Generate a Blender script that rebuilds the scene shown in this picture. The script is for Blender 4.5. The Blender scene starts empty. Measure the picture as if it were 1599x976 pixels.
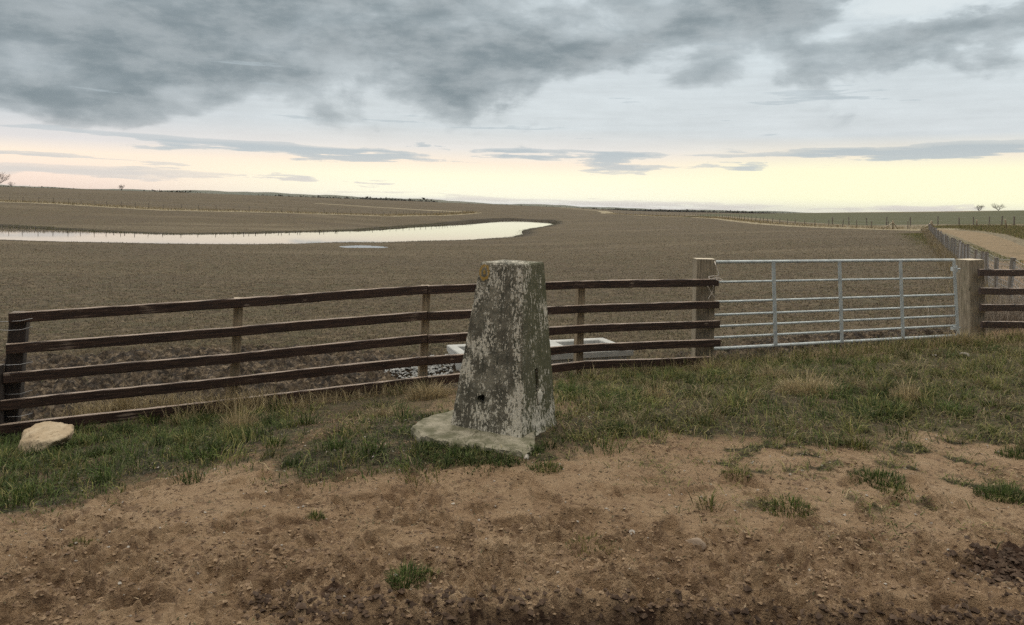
import bpy, bmesh, math, random
import numpy as np
from mathutils import Vector, Matrix

random.seed(7)
RNG = np.random.default_rng(11)
scene = bpy.context.scene
COL = scene.collection
R = math.radians

# ------------------------------------------------------------------ camera
F = 1155.0                      # focal length in photo pixels (photo is 1599 wide)
CAMZ = 1.6
TR = 0.022                      # camera roll
CR, SR = math.cos(math.atan(TR)), math.sin(math.atan(TR))
cam_d = bpy.data.cameras.new('camera')
cam = bpy.data.objects.new('camera', cam_d)
COL.objects.link(cam)
cam_d.sensor_width = 36.0
cam_d.lens = 36.0 * F / 1599.0
cam_d.shift_y = -168.0 / 1599.0
cam_d.clip_start = 0.05
cam_d.clip_end = 20000
right, up, back = Vector((CR, 0, SR)), Vector((-SR, 0, CR)), Vector((0, -1, 0))
M = Matrix((right, up, back)).transposed().to_4x4()
M.translation = (0, 0, CAMZ)
cam.matrix_world = M
scene.camera = cam
scene.view_settings.view_transform = 'Standard'
scene.view_settings.look = 'None'
scene.view_settings.gamma = 1
scene.view_settings.exposure = 0.0
scene.cycles.use_denoising = False
scene.cycles.max_bounces = 6
scene.cycles.diffuse_bounces = 3
scene.cycles.sample_clamp_indirect = 4

def ray(px, py):
    u, v = (px - 799.5) / F, (320 - py) / F
    return u * CR - v * SR, u * SR + v * CR      # X/Y and (Z-cam)/Y

def at(px, py, d):
    a, b = ray(px, py)
    return Vector((a * d, d, CAMZ + b * d))

def lin(c):
    return tuple((x / 255 / 12.92) if x / 255 <= 0.04045 else ((x / 255 + 0.055) / 1.055) ** 2.4 for x in c)

# ------------------------------------------------------------------ node helper
class NT:
    def __init__(s, tree):
        s.t = tree
        s.n = tree.nodes
        s.l = tree.links
    def node(s, typ, **kw):
        n = s.n.new(typ)
        for k, v in kw.items():
            setattr(n, k, v)
        return n
    def put(s, sock, v):
        if hasattr(v, 'is_output') or isinstance(v, bpy.types.NodeSocket):
            s.l.new(v, sock)
        elif v is not None:
            if sock.type == 'RGBA' and len(v) == 3:
                v = (*v, 1)
            sock.default_value = v
    def m(s, op, a, b=None, c=None, clamp=False):
        n = s.node('ShaderNodeMath', operation=op)
        n.use_clamp = clamp
        s.put(n.inputs[0], a)
        if b is not None: s.put(n.inputs[1], b)
        if c is not None: s.put(n.inputs[2], c)
        return n.outputs[0]
    def mix(s, f, a, b, blend='MIX'):
        n = s.node('ShaderNodeMix', data_type='RGBA', blend_type=blend)
        s.put(n.inputs[0], f); s.put(n.inputs[6], a); s.put(n.inputs[7], b)
        return n.outputs[2]
    def sm(s, x, lo, hi, a=0.0, b=1.0):
        n = s.node('ShaderNodeMapRange', interpolation_type='SMOOTHSTEP')
        s.put(n.inputs[0], x)
        n.inputs[1].default_value = lo; n.inputs[2].default_value = hi
        n.inputs[3].default_value = a; n.inputs[4].default_value = b
        return n.outputs[0]
    def noise(s, vec, scale, detail=4, rough=0.55, dist=0.0, lac=2.0):
        n = s.node('ShaderNodeTexNoise')
        s.put(n.inputs['Vector'], vec)
        n.inputs['Scale'].default_value = scale
        n.inputs['Detail'].default_value = detail
        n.inputs['Roughness'].default_value = rough
        n.inputs['Distortion'].default_value = dist
        n.inputs['Lacunarity'].default_value = lac
        return n.outputs[0]
    def map(s, vec, scale=(1, 1, 1), loc=(0, 0, 0)):
        n = s.node('ShaderNodeMapping')
        s.put(n.inputs[0], vec)
        n.inputs['Scale'].default_value = scale
        n.inputs['Location'].default_value = loc
        return n.outputs[0]
    def ramp(s, f, stops, interp='LINEAR'):
        n = s.node('ShaderNodeValToRGB')
        s.put(n.inputs[0], f)
        e = n.color_ramp.elements
        n.color_ramp.interpolation = interp
        while len(e) < len(stops): e.new(0.5)
        for i, (p, c) in enumerate(stops):
            e[i].position = p
            e[i].color = (*c, 1) if len(c) == 3 else c
        return n.outputs[0]
    def attr(s, name):
        n = s.node('ShaderNodeAttribute', attribute_name=name)
        return n
    def sep(s, v):
        n = s.node('ShaderNodeSeparateXYZ')
        s.put(n.inputs[0], v)
        return n.outputs
    def comb(s, x, y, z):
        n = s.node('ShaderNodeCombineXYZ')
        s.put(n.inputs[0], x); s.put(n.inputs[1], y); s.put(n.inputs[2], z)
        return n.outputs[0]
    def bump(s, h, strength, dist):
        n = s.node('ShaderNodeBump')
        n.inputs['Strength'].default_value = strength
        n.inputs['Distance'].default_value = dist
        s.put(n.inputs['Height'], h)
        return n.outputs[0]

# ------------------------------------------------------------------ sky
SUN_AZ, SUN_EL = R(-78), R(24)
world = bpy.data.worlds.new('World')
scene.world = world
world.use_nodes = True
w = NT(world.node_tree)
w.n.clear()
tc = w.node('ShaderNodeTexCoord')
dx, dy, dz = w.sep(tc.outputs['Generated'])
az = w.m('MULTIPLY', w.m('ARCTAN2', dx, dy), 57.29578)
el = w.m('MULTIPLY', w.m('ARCSINE', dz), 57.29578)

def azel(px, py):
    a, b = ray(px, py)
    return math.degrees(math.atan(a)), math.degrees(math.atan(b / math.sqrt(1 + a * a)))

qv = w.comb(w.m('MULTIPLY', az, 0.06), w.m('MULTIPLY', el, 0.16), w.m('MULTIPLY', dy, 2.0))
n1 = w.noise(qv, 1.3, 7, 0.58)
n2 = w.noise(w.map(qv, loc=(7.3, 3.1, 1.7)), 1.1, 7, 0.58)
n3 = w.noise(w.map(qv, loc=(2.9, 11.1, 5.7)), 3.2, 6, 0.62)
ns = w.noise(w.map(qv, (0.9, 4.6, 1), (1.2, 4.4, 0.3)), 2.2, 6, 0.6)
waz = w.m('ADD', az, w.m('MULTIPLY', w.m('SUBTRACT', n1, 0.5), 20.0))
wel = w.m('ADD', el, w.m('MULTIPLY', w.m('SUBTRACT', n2, 0.5), 7.5))
saz = w.m('ADD', az, w.m('MULTIPLY', w.m('SUBTRACT', n3, 0.5), 14.0))
sel = w.m('ADD', el, w.m('MULTIPLY', w.m('SUBTRACT', ns, 0.5), 2.2))

def blobs(A, E, lst):
    tot = None
    for px, py, rx, ry, amp, tilt in lst:
        a0, e0 = azel(px, py)
        k = 0.0496
        ax = w.m('MULTIPLY', w.m('SUBTRACT', A, a0), 1 / (rx * k))
        ey = w.m('SUBTRACT', E, e0)
        if tilt:
            ey = w.m('SUBTRACT', ey, w.m('MULTIPLY', w.m('SUBTRACT', A, a0), tilt))
        ey = w.m('MULTIPLY', ey, 1 / (ry * k))
        q = w.m('ADD', w.m('MULTIPLY', ax, ax), w.m('MULTIPLY', ey, ey))
        g = w.m('MULTIPLY', w.m('POWER', 2.718, w.m('MULTIPLY', q, -1.0)), amp)
        tot = g if tot is None else w.m('ADD', tot, g)
    return tot

# base gradient by elevation (0..18 degrees)
ef = w.m('DIVIDE', el, 18.0, clamp=True)
c_mid = w.ramp(ef, [(0.0, lin((232, 228, 224))), (0.035, lin((255, 251, 226))), (0.12, lin((255, 250, 220))), (0.175, lin((251, 235, 214))),
                    (0.24, lin((232, 229, 224))), (0.33, lin((214, 221, 223))), (0.6, lin((212, 221, 225))), (1.0, lin((206, 217, 222)))])
c_left = w.ramp(ef, [(0.0, lin((238, 214, 200))), (0.08, lin((251, 229, 212))), (0.16, lin((251, 234, 214))), (0.21, lin((226, 222, 220))),
                     (0.30, lin((214, 219, 222))), (0.45, lin((202, 211, 216))), (0.62, lin((208, 215, 220))), (1.0, lin((192, 204, 210)))])
c_right = w.ramp(ef, [(0.0, lin((240, 235, 215))), (0.05, lin((253, 251, 214))), (0.17, lin((252, 248, 212))), (0.22, lin((243, 233, 214))),
                      (0.30, lin((214, 220, 222))), (0.6, lin((213, 223, 227))), (1.0, lin((210, 221, 226)))])
base = w.mix(w.sm(az, -34, -8), c_left, c_mid)
base = w.mix(w.sm(az, 6, 24), base, c_right)
# soft texture of the high cloud sheet
tex = w.m('MULTIPLY', w.m('SUBTRACT', w.m('ADD', w.m('MULTIPLY', n3, 0.5), w.m('MULTIPLY', ns, 0.5)), 0.5), 0.55)
tex = w.m('MULTIPLY', tex, w.sm(el, 2.5, 7))
tex = w.m('ADD', tex, 0.0)
base = w.mix(1.0, base, w.comb(w.m('ADD', 1.0, tex), w.m('ADD', 1.0, tex), w.m('ADD', 1.0, tex)), 'MULTIPLY')
# heavy dark cloud masses
D = blobs(waz, wel, [(150, 70, 300, 75, 0.85, -0.02), (330, 95, 150, 50, 0.75, -0.1), (90, 155, 240, 26, 0.40, -0.02), (470, 30, 220, 60, 0.45, 0),
                     (715, 90, 160, 75, 1.25, 0), (900, 95, 130, 45, 0.6, 0.1), (1100, 45, 200, 60, 0.65, 0.1), (840, 55, 60, 30, -0.35, 0), (1520, 25, 190, 50, 0.9, 0.16),
                     (1300, 95, 170, 26, 0.28, 0.1), (585, 105, 60, 40, -0.3, 0), (1230, 10, 130, 50, 0.45, 0),
                     (1395, 15, 85, 34, -0.8, 0.2), (230, -60, 420, 60, 0.6, 0), (850, -80, 420, 70, 0.7, 0)])
qd = w.comb(w.m('MULTIPLY', az, 0.07), w.m('MULTIPLY', el, 0.115), w.m('MULTIPLY', dy, 2.0))
nb = w.noise(qd, 2.2, 6, 0.52, 0.3)
Dn = w.m('ADD', D, w.m('MULTIPLY', w.m('SUBTRACT', nb, 0.5), 1.7))
Dn = w.m('ADD', Dn, w.sm(el, 16, 30, 0, 0.2))
dmask = w.m('ADD', w.m('MULTIPLY', w.sm(Dn, 0.30, 0.62), 0.45), w.m('MULTIPLY', w.sm(Dn, 0.35, 1.15), 0.55))
dcol = w.mix(w.sm(n3, 0.35, 0.65), lin((126, 139, 145)), lin((160, 169, 173)))
sky = w.mix(w.m('MULTIPLY', dmask, 0.93), base, dcol)
# bright torn gap at upper right
gap = w.sm(w.m('ADD', blobs(waz, wel, [(1390, 20, 75, 30, 1.0, 0.2), (1350, 5, 60, 25, 0.5, 0)]), w.m('SUBTRACT', n3, 0.5)), 0.4, 1.0)
sky = w.mix(w.m('MULTIPLY', gap, 0.7), sky, lin((226, 234, 236)))
# low stratus streaks
S = blobs(saz, sel, [(330, 224, 300, 10, 0.75, -0.03), (530, 240, 110, 9, 0.9, -0.03), (120, 268, 260, 9, 1.0, 0.0), (60, 245, 240, 5, 0.9, -0.02),
                     (190, 282, 50, 4, 0.9, 0), (815, 235, 65, 6, 1.0, 0), (970, 252, 75, 13, 1.15, 0.0), (960, 240, 95, 5, 0.6, 0),
                     (1330, 238, 190, 7, 0.95, 0.02), (1540, 228, 110, 11, 0.75, 0), (1160, 260, 55, 5, 0.9, 0.0), (660, 226, 40, 5, 0.7, 0),
                     (445, 279, 40, 3, 0.9, 0), (590, 286, 22, 3, 0.8, 0), (1440, 322, 70, 4, 0.9, 0), (1000, 318, 380, 5, 0.75, 0.0), (640, 303, 160, 5, 0.6, 0.0),
                     (330, 300, 200, 6, 0.5, 0), (1250, 150, 260, 18, 0.4, 0.05), (700, 190, 200, 12, 0.35, 0)])
Sn = w.m('ADD', S, w.m('MULTIPLY', w.m('SUBTRACT', ns, 0.5), 2.6))
smask = w.m('ADD', w.m('MULTIPLY', w.sm(Sn, 0.42, 0.54), 0.5), w.m('MULTIPLY', w.sm(Sn, 0.4, 1.0), 0.5))
scol = w.mix(w.sm(el, 0.5, 4), lin((220, 212, 204)), lin((178, 190, 196)))
sky = w.mix(w.m('MULTIPLY', smask, 0.85), sky, scol)
# brighter cloud sheet overhead and behind (outside the photograph's view)
OVER = 2.75
sky = w.mix(w.sm(el, 18, 42), sky, tuple(x * OVER for x in lin((206, 200, 189))))
# dusk side of the sky, behind the viewer
sky = w.mix(w.m('MULTIPLY', w.sm(dy, 0.15, -0.35), w.sm(el, 62, 25)), sky, lin((98, 104, 112)))
# glow along the sunset horizon
glow = w.m('ADD', 1.0, w.m('MULTIPLY', w.m('MULTIPLY', w.sm(el, 5.2, 3.0), w.sm(dy, 0.2, 0.8)), 0.08))
sky = w.mix(1.0, sky, w.comb(glow, glow, glow), 'MULTIPLY')
# below the horizon
sky = w.mix(w.sm(el, -2.0, -0.3), lin((120, 112, 100)), sky)
nish = w.node('ShaderNodeTexSky', sky_type='NISHITA')
nish.sun_disc = False
nish.sun_elevation = SUN_EL
nish.sun_rotation = SUN_AZ
sky10 = w.mix(1.0, sky, (10, 10, 10), 'MULTIPLY')
skym = w.mix(0.006, sky10, nish.outputs[0])
bg = w.node('ShaderNodeBackground')
w.put(bg.inputs[0], skym)
bg.inputs[1].default_value = 0.1
wo = w.node('ShaderNodeOutputWorld')
w.l.new(bg.outputs[0], wo.inputs[0])
world.cycles.sampling_method = 'MANUAL'
world.cycles.sample_map_resolution = 1024

sun_d = bpy.data.lights.new('sun', 'SUN')
sun_d.energy = 0.3
sun_d.angle = R(40)
sun_d.color = (1.0, 0.93, 0.84)
sun = bpy.data.objects.new('sun', sun_d)
COL.objects.link(sun)
sd = Vector((math.sin(SUN_AZ) * math.cos(SUN_EL), math.cos(SUN_AZ) * math.cos(SUN_EL), math.sin(SUN_EL)))
sun.rotation_euler = sd.to_track_quat('Z', 'Y').to_euler()
sun.location = (0, 40, 30)

# ------------------------------------------------------------------ numpy noise
def _h(ix, iy, seed):
    n = (ix.astype(np.int64) * 374761393 + iy.astype(np.int64) * 668265263 + seed * 974711) & 0xffffffff
    n = ((n ^ (n >> 13)) * 1274126177) & 0xffffffff
    n = (n ^ (n >> 16)) & 0xffffffff
    return n / 4294967295.0

def vn(x, y, seed=0):
    """gradient noise, about -1..1"""
    x = np.asarray(x, float); y = np.asarray(y, float)
    ix = np.floor(x); iy = np.floor(y)
    fx = x - ix; fy = y - iy
    sx = fx * fx * fx * (fx * (fx * 6 - 15) + 10); sy = fy * fy * fy * (fy * (fy * 6 - 15) + 10)
    def g(ox, oy):
        a = _h(ix + ox, iy + oy, seed) * 6.2831853
        return np.cos(a) * (fx - ox) + np.sin(a) * (fy - oy)
    a = g(0, 0) * (1 - sx) + g(1, 0) * sx
    b = g(0, 1) * (1 - sx) + g(1, 1) * sx
    return (a * (1 - sy) + b * sy) * 1.5

def fbm(x, y, octs=4, gain=0.5, seed=0, ridged=False):
    t = 0; a = 1.0; s = 0
    for i in range(octs):
        v = vn(x * 2 ** i + 17.3 * i, y * 2 ** i - 9.1 * i, seed + i)
        if ridged: v = 1 - 2 * np.abs(v)
        t = t + a * v; s += a; a *= gain
    return t / s

def sst(x, lo, hi):
    t = np.clip((x - lo) / (hi - lo), 0, 1)
    return t * t * (3 - 2 * t)

# ------------------------------------------------------------------ terrain profile table
WZ = -3.4
near = [(0.4, -0.13), (1.5, -0.06), (2.6, 0.0), (3.2, 0.0)]
far = [(900, -3), (2500, -12), (7000, -16), (14000, -20)]
cols = [
 (-420, [(4, -.2), (5.5, -.5), (6.5, -.8), (8, -.9), (15, -1.3), (30, -2.0), (60, -2.9), (80, -3.4), (105, -3.4), (158, -.4), (250, 2.0), (420, 7.2), (600, 6)]),
 (30, [(4, -.15), (5.5, -.40), (7, -.72), (9, -.85), (15, -1.15), (30, -1.8), (60, -2.8), (80, -3.4), (113, -3.4), (128, -2.9), (158, -.25), (250, 2.0), (420, 5.9), (600, 4)]),
 (250, [(4.1, -.08), (5.5, -.26), (6.7, -.52), (7.5, -.64), (9, -.76), (15, -1.1), (30, -1.75), (60, -2.75), (79, -3.4), (101, -3.4), (125, -2.9), (160, -.7), (250, 1.4), (420, 5.0), (600, 3)]),
 (365, [(4.2, -.05), (5.5, -.2), (6.5, -.42), (7.7, -.60), (9, -.7), (15, -1.05), (30, -1.7), (60, -2.7), (79, -3.4), (104, -3.4), (130, -2.9), (165, -.95), (250, 1.1), (430, 4.4), (600, 2)]),
 (520, [(4.7, -.03), (5.8, -.16), (7, -.40), (8.05, -.55), (9.2, -.66), (15, -1.02), (30, -1.68), (60, -2.65), (82, -3.4), (122, -3.4), (150, -2.7), (185, -1.3), (270, .8), (450, 3.6), (620, 1)]),
 (663, [(5, -.02), (6, -.15), (7.2, -.36), (8.4, -.51), (9.5, -.62), (15, -1.0), (30, -1.65), (60, -2.6), (90, -3.35), (100, -3.4), (165, -3.4), (200, -2.2), (300, .1), (460, 2.75), (650, 0)]),
 (800, [(5.5, 0), (6.3, -.12), (7.5, -.33), (8.8, -.52), (10, -.65), (15, -.95), (30, -1.55), (60, -2.5), (105, -3.3), (125, -3.4), (250, -3.4), (310, -1.6), (480, 1.9), (650, -2)]),
 (908, [(5.5, 0), (6.5, -.1), (8, -.32), (9.1, -.52), (10.5, -.65), (15, -.9), (30, -1.45), (60, -2.2), (100, -2.8), (200, -2.8), (300, -1.7), (480, 1.0), (650, -3)]),
 (1000, [(5.3, 0), (6.5, -.09), (8, -.29), (9.35, -.49), (10.8, -.6), (15, -.83), (30, -1.3), (60, -1.95), (110, -2.3), (200, -2.0), (300, -1.9), (480, -.6), (700, -4)]),
 (1100, [(5, 0), (6.5, -.08), (8, -.25), (9.65, -.47), (11, -.54), (15, -.75), (30, -1.2), (60, -1.7), (120, -1.8), (200, -1.3), (300, -1.1), (480, -.3), (700, -3)]),
 (1300, [(5, 0), (6.5, -.05), (8, -.16), (10.5, -.33), (12, -.42), (15, -.5), (30, -.8), (60, -1.05), (110, -1.0), (130, -.8), (200, .3), (320, 1.6), (500, -1)]),
 (1500, [(5, -.02), (6.5, -.05), (9, -.2), (11.4, -.33), (13, -.38), (20, -.5), (30, -.55), (60, -.6), (95, -.5), (110, -.1), (150, .8), (320, 3.3), (500, 2)]),
 (1620, [(5, -.02), (7, -.06), (9, -.15), (12, -.27), (20, -.36), (35, -.35), (60, -.2), (80, .2), (110, 1.0), (150, 1.7), (320, 4.6), (500, 3)]),
 (1900, [(5, -.02), (7, -.06), (9, -.1), (12, -.2), (20, -.2), (35, -.1), (60, .1), (80, .6), (110, 1.4), (150, 2.1), (320, 6), (500, 4)]),
]
LR = np.linspace(math.log(0.3), math.log(14000), 900)
tab = []; taz = []
for px, pr in cols:
    a = ray(px, 400)[0]
    k = math.sqrt(1 + a * a)
    pts = [(0.3, -.13)] + near + pr + far
    r_ = np.log(np.array([p[0] for p in pts]) * k); z_ = np.array([p[1] for p in pts])
    zz = np.interp(LR, r_, z_)
    ker = np.exp(-0.5 * (np.arange(-14, 15) / 5.0) ** 2); ker /= ker.sum()
    zz = np.convolve(np.pad(zz, 14, mode='edge'), ker, mode='valid')
    tab.append(zz); taz.append(math.atan(a))
tab = np.array(tab); taz = np.array(taz)
AZG = np.linspace(taz[0], taz[-1], 500)
fine = np.array([np.interp(AZG, taz, tab[:, j]) for j in range(len(LR))]).T
ker = np.exp(-0.5 * (np.arange(-30, 31) / 11.0) ** 2); ker /= ker.sum()
pad = np.pad(fine, ((30, 30), (0, 0)), mode='edge')
TAB = sum(ker[i] * pad[i:i + 500] for i in range(61))

def base_z(x, y):
    x = np.asarray(x, float); y = np.asarray(y, float)
    r = np.sqrt(x * x + y * y) + 1e-9
    a = np.arctan2(x, y)
    fi = np.clip((a - AZG[0]) / (AZG[1] - AZG[0]), 0, 498.999)
    fj = np.clip((np.log(r) - LR[0]) / (LR[1] - LR[0]), 0, len(LR) - 1.001)
    i = fi.astype(int); j = fj.astype(int); fi = fi - i; fj = fj - j
    return (TAB[i, j] * (1 - fi) * (1 - fj) + TAB[i + 1, j] * fi * (1 - fj) + TAB[i, j + 1] * (1 - fi) * fj + TAB[i + 1, j + 1] * fi * fj)

def gpix(px, py):
    """where the line of sight through a photo point meets the land"""
    a, b = ray(px, py)
    d = np.exp(np.linspace(math.log(1.5), math.log(6000), 6000))
    hit = (CAMZ + b * d) < base_z(a * d, d)
    i = int(np.argmax(hit)) if hit.any() else len(d) - 1
    return (a * d[i], d[i])

def gpoly(pts):
    return np.array([gpix(*p) for p in pts])

def inpoly(x, y, poly):
    full = np.zeros(x.shape, bool)
    poly = np.asarray(poly)
    lo, hi = poly.min(0), poly.max(0)
    bb = (x >= lo[0]) & (x <= hi[0]) & (y >= lo[1]) & (y <= hi[1])
    if not bb.any(): return full
    x = x[bb]; y = y[bb]
    res = np.zeros(x.shape, bool)
    n = len(poly)
    for i in range(n):
        x0, y0 = poly[i]; x1, y1 = poly[(i + 1) % n]
        if y0 == y1: continue
        c = ((y0 > y) != (y1 > y)) & (x < (x1 - x0) * (y - y0) / (y1 - y0) + x0)
        res ^= c
    full[bb] = res
    return full

def segdist(x, y, pts, closed=False):
    d = np.full(x.shape, 1e9)
    n = len(pts)
    for i in range(n if closed else n - 1):
        x0, y0 = pts[i]; x1, y1 = pts[(i + 1) % n]
        ex, ey = x1 - x0, y1 - y0
        t = np.clip(((x - x0) * ex + (y - y0) * ey) / (ex * ex + ey * ey + 1e-12), 0, 1)
        d = np.minimum(d, np.hypot(x - x0 - t * ex, y - y0 - t * ey))
    return d

# ------------------------------------------------------------------ pond outline on the water level
def wpix(px, py):
    a, b = ray(px, py)
    d = (WZ - CAMZ) / b
    return (a * d, d)
shore = [(-330, 340), (-150, 347), (0, 353), (60, 356), (130, 360), (190, 363), (260, 366), (330, 365.5), (420, 363.5), (500, 361.5), (560, 360),
         (605, 357), (640, 354.3), (700, 350.3), (740, 347), (770, 344.6), (800, 343.4), (835, 345.2), (858, 346.2), (868, 348.2), (866, 352), (848, 355.5),
         (824, 358.5), (817, 362), (820, 366), (800, 370.6), (740, 374.5), (640, 377), (560, 379), (480, 380.3), (400, 381), (300, 381), (200, 380), (100, 378), (0, 374.5), (-150, 370), (-330, 362)]
POND = np.array([wpix(*p) for p in shore])
pud = [(530, 384.6), (560, 383.2), (590, 383.6), (612, 384.8), (598, 386.8), (560, 387.4), (538, 386.6)]
PUD = gpoly(pud)
PUDZ = float(base_z(PUD[:, 0], PUD[:, 1]).min()) + 0.02

# ------------------------------------------------------------------ world polygons of ground cover
P_left = gpoly([(-250, 660), (0, 664), (60, 668), (120, 668), (200, 652), (300, 645), (385, 640), (425, 655), (440, 668), (400, 690), (360, 712), (335, 735), (250, 748), (180, 765), (120, 795), (70, 812), (0, 800), (-250, 860)])
P_plinth = gpoly([(430, 745), (450, 705), (520, 685), (600, 668), (650, 650), (700, 640), (830, 660), (850, 700), (862, 732), (780, 722), (700, 728), (600, 735), (540, 742), (470, 758)])
P_right = gpoly([(855, 590), (930, 583), (1020, 577), (1120, 570), (1300, 556), (1500, 535), (1700, 522), (1900, 520), (1900, 680), (1599, 695), (1500, 668), (1420, 695), (1300, 710), (1150, 690), (1050, 675), (960, 700), (890, 715), (850, 690)])
P_green1 = gpoly([(860, 620), (930, 600), (1000, 605), (1010, 650), (960, 690), (880, 705), (850, 670)])
P_green2 = gpoly([(1290, 620), (1360, 600), (1430, 625), (1420, 660), (1330, 668)])
P_sparse = gpoly([(900, 700), (1100, 670), (1599, 660), (1900, 640), (1900, 800), (1599, 790), (1480, 800), (1300, 840), (1150, 830), (1080, 740), (960, 740)])
P_mid = gpoly([(380, 640), (500, 615), (620, 598), (760, 592), (720, 640), (640, 665), (520, 690), (430, 720), (360, 735), (400, 690)])
P_mudnear = gpoly([(-300, 570), (0, 560), (150, 556), (400, 540), (560, 545), (700, 560), (740, 585), (640, 625), (500, 650), (380, 655), (250, 650), (0, 665), (-300, 680)])
P_mudgate = gpoly([(1090, 552), (1200, 535), (1400, 520), (1500, 512), (1510, 530), (1400, 545), (1250, 560), (1120, 574)])
P_green_far = gpoly([(1060, 340.0), (1130, 337.5), (1250, 347), (1350, 352), (1470, 350), (1600, 350), (1900, 356), (1900, 300), (1640, 326), (1599, 328.5), (1500, 331), (1300, 332.5), (1100, 334)])
TRACK = gpoly([(1452, 357.5), (1475, 358.6), (1510, 361), (1545, 366.5), (1575, 376), (1610, 391), (1700, 425), (1700, 450), (1610, 411), (1565, 400), (1530, 386), (1500, 373), (1478, 364.5)])
TRIGC = (0.0, 5.38)

def ln_(pts): return gpoly(pts)
LINE_hill = ln_([(-60, 312), (0, 314.5), (100, 318), (200, 324), (260, 327.5), (330, 329), (420, 331), (500, 333.5), (600, 336.5), (680, 335.5), (740, 331.5)])
LINE_shore = ln_([(-60, 346), (0, 347.5), (150, 350.5), (300, 353), (420, 354.5), (520, 353)])
LINE_far = ln_([(1455, 358.5), (1395, 357.5), (1345, 355.8), (1275, 353.5), (1203, 349), (1160, 344.5), (1130, 341), (1080, 338.5), (1000, 336.0), (950, 333.5)])
LINE_cross = ln_([(955, 334), (940, 329.5), (880, 324.5)])
LINE_mid2 = ln_([(500, 318), (580, 323), (660, 328), (740, 331.5)])

def sprite_prints():
    out = []
    r = random.Random(5)
    for k in range(230):
        px = r.uniform(-50, 1650); py = r.uniform(740, 972)
        x, y = gpix(px, py)
        out.append((x, y, r.uniform(0, math.pi), r.uniform(.09, .15), r.uniform(.035, .06), r.uniform(.012, .038)))
    return out
PRINTS = sprite_prints()
CLODS = [(*gpix(1572, 888), .17, .030), (*gpix(1545, 872), .10, .022), (*gpix(1598, 862), .10, .03), (*gpix(1075, 922), .045, .012), (*gpix(520, 925), .05, .012), (*gpix(500, 958), .05, .010), (*gpix(1010, 945), .05, .010)]

def masks(x, y):
    """ground cover weights at world points"""
    r = np.hypot(x, y)
    s = np.clip(r / 5, .6, 40)
    wx = x + .22 * s * fbm(x / (1.1 * s), y / (1.1 * s), 4, .55, 3)
    wy = y + .22 * s * fbm(x / (1.1 * s), y / (1.1 * s), 4, .55, 9)
    o = {}
    offs = [(0, 0), (.9, .2), (-.8, .5), (.3, -.8), (-.4, -.6), (.1, .9), (1.5, -.5), (-1.5, -.2)]
    hf = .20 * fbm(x / .22, y / .22, 3, .6, 13)
    def g(P, rad=.20):
        t = 0
        for ox, oy in offs: t = t + inpoly(wx + ox * rad * s, wy + oy * rad * s, P)
        return np.clip(t / len(offs) + hf * ((t > 0) & (t < len(offs))), 0, 1)
    o['left'], o['plinth'], o['right'] = g(P_left), g(P_plinth), g(P_right)
    o['g1'], o['g2'], o['sparse'], o['mid'] = g(P_green1, .3), g(P_green2, .3), g(P_sparse, .45), g(P_mid, .3)
    o['mudn'] = np.maximum(g(P_mudnear), g(P_mudgate))
    return o

FENCE_A, FENCE_B = at(30, 660, 7.0), at(1100, 570, 9.65)
fdir = (FENCE_B - FENCE_A); fdir.z = 0; fdir.normalize()
GATE_L, GATE_R = at(1112, 480, 10.0), at(1492, 470, 11.35)
BOUND = [(-30, FENCE_A.y - (FENCE_A.x + 30) * .22), (FENCE_A.x, FENCE_A.y), (FENCE_B.x, FENCE_B.y), (GATE_R.x, GATE_R.y), (9.35, 13.4), (53.9, 95.5), (75, 330)]

def field_side(x, y):
    """>0 beyond the fences (metres, rough)"""
    bx = np.array([p[0] for p in BOUND]); by = np.array([p[1] for p in BOUND])
    return y - np.interp(x, bx, by)

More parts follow.
